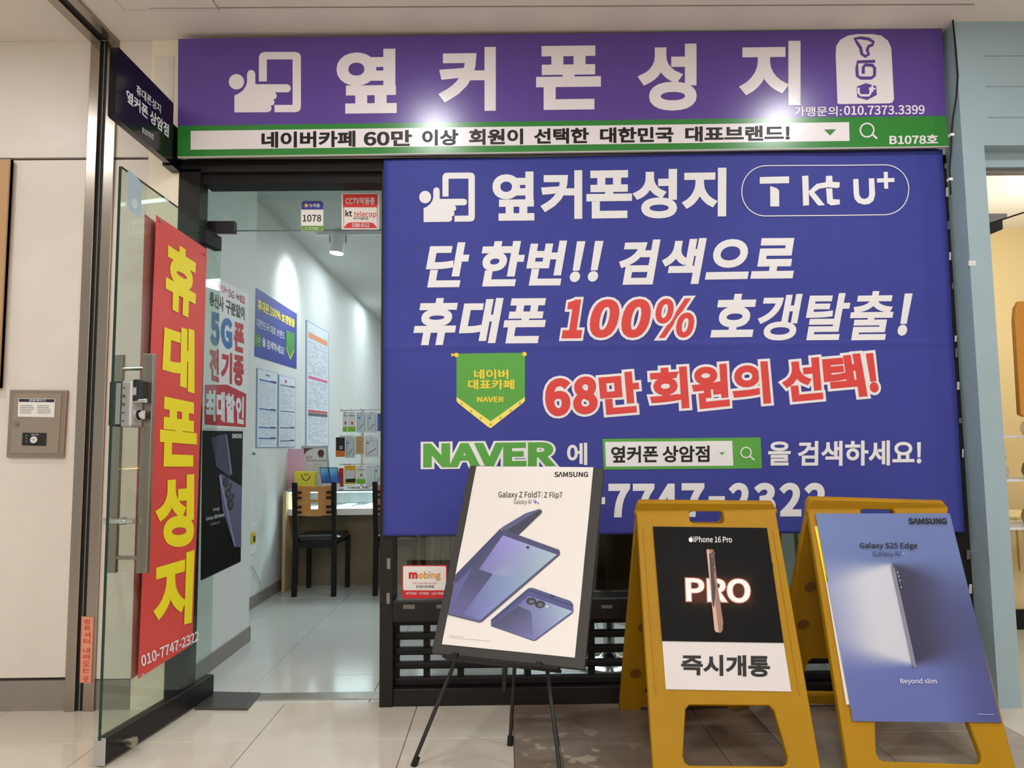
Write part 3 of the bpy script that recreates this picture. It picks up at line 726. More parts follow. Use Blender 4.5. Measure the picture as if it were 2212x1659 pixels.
# lock body near the leading edge
lu1 = uz(GPm, 257, 870)[0]; lu0 = lu1 - 0.075
lz0, lz1 = uz(GPm, 257, 923)[1], uz(GPm, 257, 821)[1]
lock = dbox('door_lock', lu0, lu1, lz0, lz1, 0.006, 0.056, M_silver, 0.010, 'silver electronic door lock')
dbox('lock_rear', lu0, lu1, lz0 + 0.004, lz1 - 0.002, -0.046, -0.006, M_black2, 0.008, 'black rear lock body', lock)
dbox('lock_edge', lu0 + 0.01, lu1 + 0.002, lz0 + 0.012, lz1 - 0.012, -0.014, 0.006, M_silver, 0.002, parent=lock)
dbox('lock_display', lu0 - 0.004, lu1 - 0.006, lz1 - 0.085, lz1 + 0.003, 0.050, 0.072, K(24, 24, 26, 0.2), 0.006, 'black display window', lock)
dbox('display_sticker', lu1 - 0.0075, lu1 - 0.0055, lz1 - 0.06, lz1 - 0.03, 0.054, 0.068, K(170, 174, 178), parent=lock)
lc = DPt(lu0 + 0.035, lz0 + 0.05, 0.056)
MB().cyl(lc, lc + dn_ * 0.006, 0.027, M_silver, 24).cyl(lc + dn_ * 0.006, lc + dn_ * 0.010, 0.020, M_black2, 24).build('knob_ring', lock, smooth=True)
MB().cyl(lc + dn_ * 0.010, lc + dn_ * 0.018, 0.016, M_chrome, 20).build('knob_base', lock, smooth=True)
MB().hexa([lc + dn_ * a_ + Vector((0, 0, b_)) + du * c_ for b_ in (-0.018, 0.018) for (a_, c_) in ((.016, -.004), (.016, .004), (.030, .004), (.030, -.004))], M_chrome).build('turn_knob', lock, bevel=0.002)
tcn = DPt(lu1 - 0.02, lz0 + 0.105, 0.05)
MB().cyl(tcn, tcn + dn_ * 0.052, 0.0095, M_chrome, 14).build('knob_stem', lock, smooth=True)
for k in range(5):
    a = DPt(lu1, lz0 + 0.025 + 0.033 * k, 0.020)
    MB().cyl(a, a + du * 0.003, 0.0065 if k in (2, 3) else 0.004, K(96, 84, 66, 0.3), 12).build('screw', lock)
# oval hazy sticker at top outer corner
stp = NP.off(0.001)
tag(MB().poly([stp.at(*p, 0.0005) for p in ((275, 372), (279, 366), (300, 388), (306, 396), (305, 464), (300, 471), (280, 456), (275, 446))], K(176, 196, 204, 0.4)).build('glass_sticker', door, fix=False, label='pale blue rounded sticker'))
tag(MB().poly([stp.at(*p, 0.0012) for p in circ(290, 440, 7, 14, 11)], K(206, 216, 218, 0.4)).build('sticker_motif', door, fix=False))

# red banner on the door
RP = NP.off(0.004)
rb = thing('vertical_banner', RP.at(298, 1467), 'long red vertical banner with yellow Korean letters on the near face of open glass door', 'banner')
cor = [RP.at(*p) for p in ((337, 464), (447.5, 539), (415.5, 1392), (298, 1467))]
vs = []; fs = []
for j in range(41):
    for i in range(9):
        u, v = i / 8, j / 40
        p = cor[0].lerp(cor[1], u).lerp(cor[3].lerp(cor[2], u), v) + RP.n * (0.0009 * math.sin(v * 17 + u * 3)); vs.append(p)
for j in range(40):
    for i in range(8):
        k = j * 9 + i; fs.append((k, k + 9, k + 10, k + 1))
rc = MB().add(vs, fs, M_red).build('banner_sheet', rb, fix=False); rc.data.polygons.foreach_set('use_smooth', [True] * len(fs))
rl = 0.0025
for ch, q in (('휴', [(359, 512), (426, 556), (419.6, 693), (356, 662)]), ('대', [(355, 692), (419, 714), (419, 850), (348, 829)]), ('폰', [(347, 855), (424, 871), (424, 1008), (342, 1008)]), ('성', [(335, 1032), (419, 1024), (418, 1180), (334, 1184)]), ('지', [(331, 1214), (419, 1188), (413, 1345), (330, 1367)])):
    T(rb, RP, ch, q, M_yel, 0.05, lift=rl)
T(rb, RP, '010-7747-2322', [(303, 1417), (428, 1362), (428, 1384), (305, 1441)], M_bwhite, 0.03, lift=rl)
for p in ((345, 476), (441, 549), (305, 1458), (410, 1390)):
    a = RP.at(*p); MB().cyl(a, a + RP.n * 0.008, 0.008, M_chrome, 14).build('eyelet', rb, smooth=True)
# second banner hung on the far face of the glass
FPn = FP.off(0) 
fpp = Plane(DPt(0, 0, -0.02), -du, (0, 0, -1))
q2 = [fpp.at(*p) for p in ((313, 462), (420, 545), (392, 1396), (283, 1468))]
rb2 = tag(MB().slab(q2, fpp.n, 0.0015, mat('red_banner_back', (222, 116, 112), 0.5)).build('banner_back', None, origin=q2[3]), 'second faded red banner hanging on the far face of the glass door', 'banner')

# ================================================================== STICKERS ON TRANSOM GLASS AND RAIL CARD
TG = YP(0.146)
s1 = thing('number_sticker', TG.at(673, 498), 'small blue, white and green sticker numbered 1078 on the glass above door', 'sticker')
D(s1, TG, [(x, y) for x, y in rrect(650.5, 434, 698.5, 499, 5)], K(240, 240, 240), 0.001, 'sticker_sheet')
D(s1, TG, [(651, 453), (651, 438), (655, 434), (694, 434), (698.5, 438), (698.5, 453)], K(52, 60, 150), 0.0018, 'blue_header', 'blue header band')
D(s1, TG, [(651, 488), (698.5, 488), (698, 495), (694, 499), (655, 499), (651, 495)], K(110, 160, 60), 0.0018, 'green_footer', 'green footer band')
T(s1, TG, '누리꿈', (669, 440, 691, 448), M_bwhite, 0.02, lift=0.0026)
D(s1, TG, star(662, 444, 6), K(240, 190, 70), 0.0026, 'star_mark')
T(s1, TG, '1078', (654, 464, 694, 479), M_printblack, 0.02, lift=0.002); T(s1, TG, 'C ZONE', (660, 491, 688, 497), M_bwhite, 0.01, lift=0.0026)
s2 = thing('security_sticker', TG.at(778, 495), 'red and white square CCTV sticker on the glass above door', 'sticker')
D(s2, TG, rrect(738, 417.5, 819, 496, 2), K(240, 234, 230), 0.001, 'sticker_sheet')
D(s2, TG, [(741, 420), (816, 420), (816, 448), (741, 448)], K(216, 40, 36), 0.0018, 'red_header', 'red header block')
D(s2, TG, stroke([(742.5, 446), (742.5, 492), (815, 492), (815, 446)], 1.6), K(216, 40, 36), 0.0018, 'red_border')
D(s2, TG, [(742, 493), (750, 483), (758, 480.5), (800, 480.5), (808, 483), (815, 493)], K(216, 40, 36), 0.0018, 'red_footer', 'red phone number tab')
T(s2, TG, 'CCTV작동중', (747, 427, 810, 442), M_bwhite, 0.025, lift=0.0026)
T(s2, TG, 'kt', (746, 454, 761, 468), M_printblack, 0.03, lift=0.002); T(s2, TG, 'telecop', (765, 456, 813, 472), K(216, 40, 36), 0.012, lift=0.002)
T(s2, TG, '케이티텔레캅', (763, 469.5, 796, 475), M_printblack, 0.01, lift=0.002); T(s2, TG, '1588-0112', (760, 482.5, 798, 490.5), M_bwhite, 0.03, lift=0.0026)
MG = YP(-0.02)
s3 = thing('counter_card', MG.at(916, 1292), 'white and red card with rounded lettering standing on black rail under the banner', 'card')
panel('card', MG, [(869, 1221), (966, 1221), (964, 1293), (868.5, 1293)], 0.004, K(206, 30, 44), s3, bevel=0.001)
D(s3, MG, rrect(871, 1223, 963.5, 1275, 3), K(236, 232, 230), 0.001, 'card_face', 'white card face')
T(s3, MG, 'm', (883, 1236, 902, 1250), K(206, 30, 44), 0.07, lift=0.002); T(s3, MG, 'obing', (904, 1234, 952, 1254), K(224, 146, 40), 0.03, lift=0.002)
T(s3, MG, '온라인 요금제 알뜰폰 출시이벤트', (891, 1258, 944, 1262), K(206, 60, 60), 0.0, lift=0.002); T(s3, MG, '유니컴즈 공식대리점', (899, 1264, 937, 1270), M_printblack, 0.02, lift=0.002)
T(s3, MG, 'SKT MVNO · KT MVNO · LG U+ MVNO', (877, 1279, 960, 1284.5), M_bwhite, 0.02, lift=0.002)

# ================================================================== LEFT WALL ITEMS
WP = YP(-0.018)
pb = thing('control_box', (-2.3, 0, WP.at(80, 988).z), 'square beige metal control box with white notice and black button panel on left wall', 'control box')
M_boxm = mat('beige_metal', (150, 138, 124), 0.4, 0.4, var=0.03)
panel('housing', WP, [(21, 842), (145, 843), (136, 989), (13, 988)], 0.018, M_boxm, pb, bevel=0.003)
panel('cover_door', WP, [(31, 850), (134, 851), (126, 980), (23, 979)], 0.006, mat('beige_metal_door', (162, 149, 134), 0.4, 0.4), pb, bevel=0.002, back=-0.004)
W2 = YP(-0.023)
D(pb, W2, [(40, 860.5), (119.5, 861.5), (117.5, 901.5), (38.5, 900)], K(232, 230, 226), 0.001, 'notice', 'white printed notice')
D(pb, W2, [(41.5, 861.5), (118, 862.5), (117.6, 869), (41.2, 868)], K(40, 40, 50), 0.0016, 'notice_header')
T(pb, W2, '연동제어기', (63, 862.5, 99, 867.5), M_bwhite, 0.02, lift=0.0024)
for k in range(5):
    for xa in (44, 81):
        D(pb, W2, stroke([(xa, 876 + 4 * k), (xa + random.uniform(24, 34), 876.3 + 4 * k)], 1.1), K(120, 120, 124), 0.0018, 'notice_line')
D(pb, W2, [(49, 934.5), (101, 935.5), (99.5, 963), (47.5, 962)], K(30, 30, 34), 0.0014, 'button_panel', 'black button panel')
MB().cyl(W2.at(74.5, 950), W2.at(74.5, 950, 0.008), 0.0155, M_white, 22).build('push_button', pb, smooth=True, label='round white push button')
T(pb, W2, '자동스위치', (68, 937, 84, 941), M_bwhite, 0.0, lift=0.0022); T(pb, W2, '비상', (70, 946, 79, 953), M_printblack, 0.0, lift=0.0095)
for k in range(3): D(pb, W2, circ(57.5, 941 + 6 * k, 1.4, 8), K(60, 200, 110) if k == 0 else K(150, 150, 150), 0.002, 'indicator')
MB().cyl(W2.at(36, 915), W2.at(36, 915, 0.006), 0.011, M_steel, 16).build('cam_lock', pb, smooth=True)
VS = YP(-0.0135)
vsn = thing('shutter_sticker', VS.at(185, 1476), 'narrow pink vertical sticker with red Korean letters low on the steel guide rail', 'sticker')
D(vsn, VS, [(176, 1331), (203.5, 1333), (198, 1476), (172, 1474.5)], K(232, 156, 128), 0.0008, 'sticker_sheet')
D(vsn, VS, stroke([(177.5, 1332.5), (202, 1334.5), (196.7, 1474.3), (173.6, 1473)], 0.8, True), K(214, 84, 70), 0.0012, 'sticker_border')
chs = [('방', 0), ('화', 1), ('셔', 2), ('터', 3), ('내', 4.4), ('려', 5.4), ('오', 6.4), ('는', 7.4), ('곳', 8.8)]
for ch, k in chs:
    y = 1337 + k * 14.1; xo = 182 - k * 0.45
    T(vsn, VS, ch, (xo, y, xo + 14.5, y + 12), K(206, 56, 48), 0.015, lift=0.0014)
# brown framed board at the extreme left
lb = thing('wooden_board', (-2.6, -0.05, 1.4), 'light brown board edge leaning against left wall at picture edge', 'board')
LBp = YP(-0.03)
c = [LBp.at(*p) for p in ((-150, 344), (24, 344), (2, 838), (-150, 838))]
c[2].x = c[1].x - 0.0; 
MB().slab(c, LBp.n, 0.018, mat('board_brown', (190, 150, 108), 0.5)).build('panel', lb)
MB().box((c[1].x - 0.006, -0.032, c[2].z), (c[1].x, -0.01, c[1].z), K(150, 118, 84)).build('edge_strip', lb, label='darker edge strip')

# cable by the right column
cbp = [YP(CY0 - 0.012).at(*p) for p in ((2057, 30), (2060, 60), (2065, 110), (2069, 165), (2066, 210), (2059, 250), (2056, 285), (2054, 330), (2051, 365), (2054, 420))]
cab = thing('power_cable', cbp[-1], 'thin black cable running down beside the blue grey column', 'cable')
MB().tube(cbp, 0.004, M_black2).build('cable', cab, smooth=True)
for p in ((2055, 292), (2052, 388)):
    a = YP(CY0 - 0.01).at(*p); MB().box(a - Vector((.008, .01, .006)), a + Vector((.008, .012, .006)), M_white).build('cable_clip', cab, label='white cable clip')

# ================================================================== EASEL AND FRAMED POSTER
def rotm(a, b, c): return Matrix.Rotation(c, 3, 'Z') @ Matrix.Rotation(a, 3, 'X') @ Matrix.Rotation(b, 3, 'Y')
ER = rotm(-0.498, 0.022, -0.312); EC = Vector((0.056, -0.60, 0.765)); ew, eh = 0.58, 0.778
def EP(x, z, y=0.0): return EC + ER @ Vector((x, y, z))
EPL = Plane(EC, ER @ Vector((1, 0, 0)), ER @ Vector((0, 0, -1)))
ef = thing('framed_poster', EP(0, -eh / 2), 'black framed white poster of two blue folding phones leaning on the easel', 'poster')
pbR = [EPL.at(*p) for p in ((1029.6, 1007.5), (1282, 1010), (1242, 1421), (955, 1392))]
def ebox(nm, x0, x1, z0, z1, y0, y1, m, root, bev=0.0):
    return MB().hexa([EP(x0, z0, y0), EP(x1, z0, y0), EP(x1, z0, y1), EP(x0, z0, y1), EP(x0, z1, y0), EP(x1, z1, y0), EP(x1, z1, y1), EP(x0, z1, y1)], m).build(nm, root, bevel=bev)
M_fb = mat('frame_charcoal', (54, 52, 51), 0.5, spec=0.3)
ebox('frame', -ew / 2, ew / 2, -eh / 2, eh / 2, 0.0, 0.022, M_fb, ef, 0.003)
PQ = [(1029.6, 1007.5), (1282, 1010), (1242, 1421), (955, 1392)]
G(ef, EPL, PQ, 10, 14, lambda u, v: (224, 218, 214), 0.0015, 'poster_sheet', 'white poster sheet', bow=lambda u, v: 0.0015 * math.sin(v * 14 + u))
Z8 = lambda *p: [(820 + x * .4577, 900 + y * .4577) for x, y in p]
Z6 = lambda *p: [(820 + x * .2712, 1140 + y * .2712) for x, y in p]
LP = 0.0035
D(ef, EPL, Z8((572, 531), (690, 462), (755, 437), (768, 446), (765, 456), (655, 562), (620, 553)), K(52, 54, 78), LP, 'phone_print')
D(ef, EPL, Z8((570, 532), (585, 520), (690, 458), (755, 437), (760, 441), (690, 482), (600, 540)), K(80, 84, 124), LP + .0003, 'phone_print')
D(ef, EPL, Z8((570, 531), (583, 546), (586, 562), (352, 800), (357, 750)), K(58, 62, 108), LP + .0006, 'phone_print')
D(ef, EPL, Z8((578, 537), (600, 540), (848, 630), (853, 642), (852, 655), (484, 970), (472, 973), (324, 936), (350, 798), (578, 566)), K(66, 68, 106), LP + .0009, 'phone_print')
def bil(c00, c10, c11, c01):
    return lambda u, v: mixc(mixc(c00, c10, u), mixc(c01, c11, u), v)
def scr(u, v):
    c = bil((140, 134, 206), (158, 184, 196), (110, 114, 160), (86, 86, 138))(u, v)
    d = math.exp(-((u - .5) ** 2 + (v - .55) ** 2) / .035); c = mixc(c, (150, 180, 206), d * .6)
    return c
G(ef, EPL, Z8((583, 562), (838, 653), (474, 966), (326, 931)), 14, 14, scr, LP + .0012, 'phone_screen_print')
def wedge(u, v): return mixc((62, 66, 104), (86, 86, 138), sst(0, .9, v))
G(ef, EPL, Z8((440, 712), (536, 745), (474, 960), (328, 928)), 8, 10, wedge, LP + .0015, 'phone_screen_print')
D(ef, EPL, Z8((440, 712), (352, 800), (326, 931), (330, 929)), K(88, 88, 148), LP + .0014, 'phone_print')
G(ef, EPL, Z8((536, 745), (700, 770), (480, 960), (395, 935)), 8, 8, bil((116, 132, 178), (134, 160, 190), (116, 120, 180), (92, 94, 160)), LP + .0017, 'phone_screen_print')
D(ef, EPL, Z6(*circ(1183, 160, 14, 16, 10)), K(30, 34, 44), LP + .002, 'lens_print')
D(ef, EPL, Z6((1062, 100), (1095, 65), (1165, 88), (1250, 128)), K(52, 54, 78), LP + .0002, 'phone_print')
# flip phone
D(ef, EPL, Z6((889, 735), (1175, 492), (1195, 481), (1225, 482), (1520, 585), (1542, 608), (1546, 670), (1530, 690), (1250, 900), (1228, 905), (889, 785)), K(70, 74, 128), LP, 'phone_print')
D(ef, EPL, Z6((889, 745), (1180, 505), (1200, 498), (1535, 620), (1535, 626), (1200, 506), (1182, 512), (889, 755)), K(44, 46, 84), LP + .0004, 'phone_print')
G(ef, EPL, Z6((1195, 545), (1538, 668), (1232, 898), (892, 785)), 12, 12, bil((110, 110, 180), (160, 184, 200), (110, 108, 172), (62, 66, 100)), LP + .0006, 'phone_cover_print')
G(ef, EPL, Z6((1105, 625), (1208, 670), (1230, 880), (900, 780)), 8, 8, bil((56, 60, 92), (74, 80, 118), (104, 104, 168), (60, 62, 96)), LP + .0009, 'phone_cover_print')
for x, y, r in ((1210, 588, 40), (1280, 613, 41)):
    D(ef, EPL, Z6(*circ(x, y, r, 22, r * .74)), K(40, 40, 50), LP + .0012, 'lens_print'); D(ef, EPL, Z6(*circ(x + 3, y + 4, r * .5, 16, r * .36)), K(96, 98, 112), LP + .0015, 'lens_print')
D(ef, EPL, Z6(*circ(1335, 630, 12, 14, 9)), K(210, 210, 205), LP + .0012, 'flash_print')
D(ef, EPL, Z6((1362, 538), (1395, 546), (1400, 556), (1370, 552)), K(30, 30, 50), LP + .0012, 'port_print')
PB = M_printblack
T(ef, EPL, 'SΛMSUNG', (1197.6, 1020, 1270.8, 1031.4), PB, 0.035, lift=LP)
T(ef, EPL, 'Galaxy Z Fold7', (1077, 1062, 1168, 1079), PB, 0.006, lift=LP); T(ef, EPL, 'Z Flip7', (1176, 1063, 1215, 1079), PB, 0.006, lift=LP)
D(ef, EPL, stroke([(1171.5, 1063), (1171.2, 1078)], 0.6), K(120, 120, 120), LP, 'divider_line')
T(ef, EPL, 'Galaxy AI', (1110.6, 1079, 1148, 1092), K(90, 90, 94), 0.0, lift=LP)
def spark(x, y, r): return [(x, y - r), (x + r * .25, y - r * .25), (x + r, y), (x + r * .25, y + r * .25), (x, y + r), (x - r * .25, y + r * .25), (x - r, y), (x - r * .25, y - r * .25)]
D(ef, EPL, [spark(1157, 1085, 5), spark(1163, 1087.5, 3), spark(1153.5, 1081, 2.4)], K(86, 100, 210), LP, 'spark_mark')
D(ef, EPL, stroke([(971, 1374), (1002, 1376)], 0.9) + stroke([(971, 1377.5), (1060, 1385.5)], 0.9), K(176, 172, 170), LP, 'fine_print')

es = thing('easel', (0.0, -0.6, 0), 'thin black metal tripod easel carrying the framed phone poster', 'easel')
AP = Vector((0.08, -0.36, 1.02))
M_leg = mat('easel_black', (44, 42, 42), 0.4, 0.3)
for ft, side in ((Vector((-0.357, -0.622, 0)), -1), (Vector((0.186, -0.77, 0)), 1), (Vector((0.007, -0.448, 0)), 0)):
    mid = AP.lerp(ft, 0.62); e = (ft - AP).normalized()
    MB().cyl(AP, mid, 0.011, M_leg, 12).cyl(mid, ft + Vector((0, 0, 0.012)), 0.008, M_leg, 12).build('leg', es, smooth=True)
    MB().cyl(mid - e * 0.025, mid + e * 0.02, 0.015, M_black2, 12).build('clamp_collar', es, smooth=True)
    MB().cyl(ft - e * 0.035, ft, 0.0125, M_black2, 12).build('rubber_foot', es, smooth=True)
MB().cyl(AP - Vector((0, 0, 0.02)), AP + Vector((0, 0, 0.03)), 0.03, M_black2, 14).build('hub', es, smooth=True)
MB().cyl(Vector((-0.005, -0.5, 0.40)), Vector((-0.015, -0.53, 0.235)), 0.010, M_leg, 12).build('spare_tube', es, smooth=True)
lz = -eh / 2 - 0.012
ebox('ledge', -0.24, 0.20, lz, -eh / 2 - 0.001, -0.012, 0.045, M_black2, es, 0.002)
for x in (-0.19, 0.13): ebox('ledge_hook', x - 0.01, x + 0.01, lz, -eh / 2 + 0.008, -0.018, -0.002, M_black2, es, 0.001)

# ================================================================== YELLOW A-FRAME SIGNS
def aframe(cxx, tx, label):
    ax = Vector((cxx, -0.45, 0.965))
    root = thing('a_frame_sign', (cxx + tx / 2, -0.45, 0), label, 'sign board', None)
    Ls = 1.0447
    for side, nm in ((-1, 'front_panel'), (1, 'rear_panel')):
        v = Vector((tx, 0.4 * side, -0.965)).normalized(); u = Vector((1, 0, 0)); u = (u - u.dot(v) * v).normalized(); n = u.cross(v)
        if side < 0 and n.y > 0 or side > 0 and n.y < 0: n = -n      # outward
        # loops: x across, y down the slant (negative so normals behave)
        out = [(-0.272, 0.0), (-0.285, -0.02), (-0.29, -0.5), (-0.294, -0.985), (-0.294, -1.04), (-0.20, -1.04), (-0.19, -1.02), (0.19, -1.02), (0.20, -1.04), (0.294, -1.04), (0.294, -0.985), (0.29, -0.5), (0.285, -0.02), (0.272, 0.0)]
        hole = rrect(-0.070, -0.100, 0.070, -0.040, 0.018)
        op = [(-0.16, -0.79), (-0.145, -0.775), (0.145, -0.775), (0.16, -0.79), (0.185, -0.94), (0.18, -0.962), (0.165, -0.97), (-0.165, -0.97), (-0.18, -0.962), (-0.185, -0.94)]
        mtx = Matrix(((u.x, -v.x, n.x, 0), (u.y, -v.y, n.y, 0), (u.z, -v.z, n.z, 0), (0, 0, 0, 1)))
        mtx = Matrix.Translation(ax - n * 0.016) @ mtx
        plate(nm, [out, hole, op], 0.030, mtx, M_amber, root, bevel=0.004)
        # moulded rim lines and dimples, their recess shade painted as darker amber
        for sx in (-1, 1):
            if side > 0:
                for vv in (0.22, 0.412, 0.60, 0.84):
                    c0 = ax + u * (sx * (0.215 if vv < 0.7 else 0.235)) + v * vv - n * 0.031
                    MB().lathe(c0, [(0.026, 0.0), (0.024, 0.0015), (0.019, 0.001), (0.014, 0.0003), (0.0, 0.0001)], mat('amber_recess_shade', (118, 76, 8), 0.55), 22, axis=-n).build('dimple', root, smooth=True)
        if side < 0:
            for sx in (-1, 1):
                for vv0, vv1 in ((0.125, 0.74),):
                    a = ax + u * (sx * 0.262) + v * vv0 + n * 0.0; b_ = ax + u * (sx * 0.262) + v * vv1 + n * 0.0
                    MB().hexa([a - u * .003, a + u * .003, b_ + u * .003, b_ - u * .003, a - u * .003 + n * .0022, a + u * .003 + n * .0022, b_ + u * .003 + n * .0022, b_ - u * .003 + n * .0022], M_amber).build('moulded_rib', root)
    for sx in (-1, 1):
        a = ax + Vector((sx * 0.283, 0, -0.05))
        MB().cyl(a - Vector((0.008, 0, 0)), a + Vector((0.008, 0, 0)), 0.014, M_amber, 16).build('hinge_pin', root, smooth=True)
    vf = Vector((tx, -0.4, -0.965)).normalized()
    return root, Plane(ax, (1, 0, 0), vf)
A1, AP1 = aframe(0.819, -0.022, 'yellow plastic A-frame sign with black phone poster above white Korean notice')
q1 = [(1410, 1138), (1656, 1141), (1692, 1389), (1430, 1385)]
panel('notice_sheet', AP1, [(1430, 1383), (1692, 1386), (1709, 1494), (1438, 1489)], 0.001, K(216, 210, 210), A1, back=-0.002, label='white paper notice')
panel('poster', AP1, q1, 0.001, M_pblack, A1, back=-0.0045, label='glossy black phone poster')
AL = 0.0055
T(A1, AP1, '즉시개통', [(1471, 1414), (1662, 1416), (1663, 1463), (1471, 1458)], M_printblack, 0.035, lift=0.003)
T(A1, AP1, 'iPhone 16 Pro', [(1497.5, 1159), (1580, 1159.5), (1580.5, 1173), (1497.5, 1172)], M_bwhite, 0.015, lift=AL)
ap = [(1491, 1162.5), (1494, 1161.5), (1496, 1163.5), (1495, 1165.5), (1496.3, 1168), (1494.5, 1171.5), (1491.8, 1171.8), (1489.3, 1171.6), (1487.2, 1168.5), (1487, 1164.5), (1489, 1162)]
D(A1, AP1, [ap, [(1491, 1161.5), (1491.5, 1159.5), (1493.5, 1158.5), (1493, 1160.8)]], M_bwhite, AL, 'fruit_emblem')
PQ3 = [(1478, 1247), (1621, 1250), (1622, 1305), (1480, 1302)]
# printed halo round the word: colour falls off from the letters
def halo_fn(u, v):
    x = (u - .5) * 250; y = (v - .5) * 130
    # distance to the word band
    dx = max(0, abs(x) - 62); dy = max(0, abs(y) - 22); d = math.hypot(dx, dy)
    k = math.exp(-d / 11.0)
    return mixc((12, 11, 11), (104, 58, 44), k * 0.75)
G(A1, AP1, [(1432, 1214), (1668, 1217), (1678, 1341), (1442, 1338)], 44, 24, lambda u, v: halo_fn(u, v), AL - 0.0005, 'halo_print', m=M_vcold)
T(A1, AP1, 'PRO', PQ3, K(196, 120, 100), 0.055, lift=AL + .0004); 
T(A1, AP1, 'PRO', [(1480, 1249), (1619, 1252), (1620, 1303), (1482, 1300)], K(252, 240, 240), 0.03, lift=AL + .001)
Z1 = lambda *p: [(1350 + x * .3671, 1050 + y * .3671) for x, y in p]
D(A1, AP1, Z1((476, 378), (482, 373), (514, 376), (521, 384), (538, 560), (575, 800), (572, 850), (560, 866), (532, 862), (524, 848)), K(150, 112, 98), AL + .0018, 'phone_print')
D(A1, AP1, Z1((478, 380), (492, 378), (548, 860), (532, 860), (524, 846)), K(206, 166, 148), AL + .0022, 'phone_print')
D(A1, AP1, Z1((492, 400), (504, 398), (530, 600), (522, 720), (512, 700)), K(60, 44, 42), AL + .0024, 'phone_print')
D(A1, AP1, [Z1(*circ(517, y, 10, 12, 16)) for y in (400, 432, 462, 496)], K(72, 60, 60), AL + .0026, 'lens_print')

A2, AP2 = aframe(1.525, -0.045, 'yellow plastic A-frame sign with blue and white gradient phone poster at right')
# older sheets behind the poster
D(A2, AP2, [(1759, 1137), (1775, 1137), (1786, 1259), (1783, 1259)], K(250, 226, 50), 0.0025, 'old_sheet', 'yellow edge of older sheet')
D(A2, AP2, [(1783, 1257), (1800, 1257), (1850, 1522), (1827.5, 1522)], K(226, 222, 226), 0.0026, 'old_sheet', 'white edge of older sheet')
q3 = [(1759.7, 1110), (2050, 1110), (2161.5, 1561), (1840.5, 1558)]
def s25(u, v):
    top = mixc((96, 117, 170), (100, 118, 172), u); base = mixc(top, (92, 102, 168), sst(0.0, 1.0, v))
    base = mixc(base, (62, 68, 120), sst(.55, 1, u) * sst(.25, .6, v) * .7)
    xc = 0.487        # phone line
    d = abs(u - xc); w_ = 0.015 + (0.30 if u < xc else 0.36) * d
    band = sst(0.262 - 0.4 * w_, 0.262 + w_, v) * (1 - sst(0.755 - w_, 0.755 + 0.4 * w_, v))
    if u < xc: return mixc(base, (196, 198, 212), band * (1 - .55 * sst(.18, .55, d)))
    return mixc(base, (50, 48, 78), band * (1 - .8 * sst(0.03, .5, d)))
G(A2, AP2, q3, 120, 90, s25, 0.004, 'poster', 'blue gradient slim phone poster', bow=lambda u, v: 0.004 * math.sin(v * 3.14) * (1 - u) + 0.002)
PL2 = 0.0135
Z2 = lambda *p: [(1680 + x * .3671, 1050 + y * .3671) for x, y in p]
D(A2, AP2, Z2((656, 466), (672, 466), (678, 485), (806, 1066), (790, 1070), (783, 1055)), K(128, 128, 150), PL2, 'phone_print')
D(A2, AP2, Z2((664, 470), (676, 468), (690, 490), (720, 600), (716, 610), (676, 492)), K(70, 70, 96), PL2 + .0004, 'phone_print')
D(A2, AP2, [Z2(*circ(x, y, 3, 8, 5)) for x, y in ((697, 512), (703, 535), (709, 560), (716, 600))], K(200, 204, 216), PL2 + .0008, 'lens_print')
T(A2, AP2, 'SΛMSUNG', [(1958, 1121), (2041, 1121), (2042.5, 1134), (1959.5, 1134)], PB, 0.04, lift=PL2)
T(A2, AP2, 'Galaxy S25 Edge', [(1854, 1173.5), (1977.5, 1173.5), (1979, 1190), (1855, 1189)], PB, 0.015, lift=PL2)
T(A2, AP2, 'Galaxy AI', [(1882, 1192), (1941, 1192), (1942, 1206), (1883, 1206)], K(52, 56, 96), 0.003, lift=PL2)
D(A2, AP2, [spark(1948, 1198, 2.6), spark(1952, 1201, 1.6)], K(150, 170, 230), PL2, 'spark_mark')
T(A2, AP2, 'Beyond slim', [(1940, 1466), (2018, 1466), (2020, 1480), (1942, 1480)], K(226, 228, 240), 0.006, lift=PL2)
D(A2, AP2, stroke([(2106, 1543), (2142, 1544)], 1.6), K(150, 156, 206), PL2, 'fine_print')

# ================================================================== INTERIOR: WALL POSTERS
PA = XP(WA); PBw = XP(WB)
p5 = thing('discount_poster', PA.at(500, 920), 'white vertical poster with blue 5G and red Korean letters on the near shop wall', 'poster')
panel('poster_sheet', PA, [(436, 585), (537, 634), (533, 928), (430, 925)], 0.001, K(232, 232, 230), p5, back=-0.002)
pl_ = 0.003
T(p5, PA, 'SKT', [(454, 602), (466, 608), (466, 617), (454, 613)], K(70, 70, 74), 0.02, lift=pl_); T(p5, PA, '5G', [(467, 606), (476, 610), (476, 626), (467, 622)], K(206, 66, 90), 0.03, lift=pl_)
T(p5, PA, 'U+', [(479, 615), (490, 621), (490, 636), (479, 630)], K(206, 30, 110), 0.02, lift=pl_); T(p5, PA, '5G', [(492, 624), (505, 630), (505, 646), (492, 641)], K(170, 60, 110), 0.02, lift=pl_)
T(p5, PA, 'kt', [(510, 634), (516.5, 637), (516.5, 648), (510, 645)], PB, 0.03, lift=pl_)
D(p5, PA, [(517.5, 637), (528, 642), (528, 657), (517.5, 652)], K(200, 40, 56), pl_, 'logo_block'); T(p5, PA, '5G', [(519, 640.5), (527, 644), (527, 654), (519, 650)], M_bwhite, 0.03, lift=pl_ + .001)
T(p5, PA, '통신사', [(451.5, 628), (482.5, 642), (482.5, 674), (451.5, 659)], K(34, 34, 38), 0.035, lift=pl_)
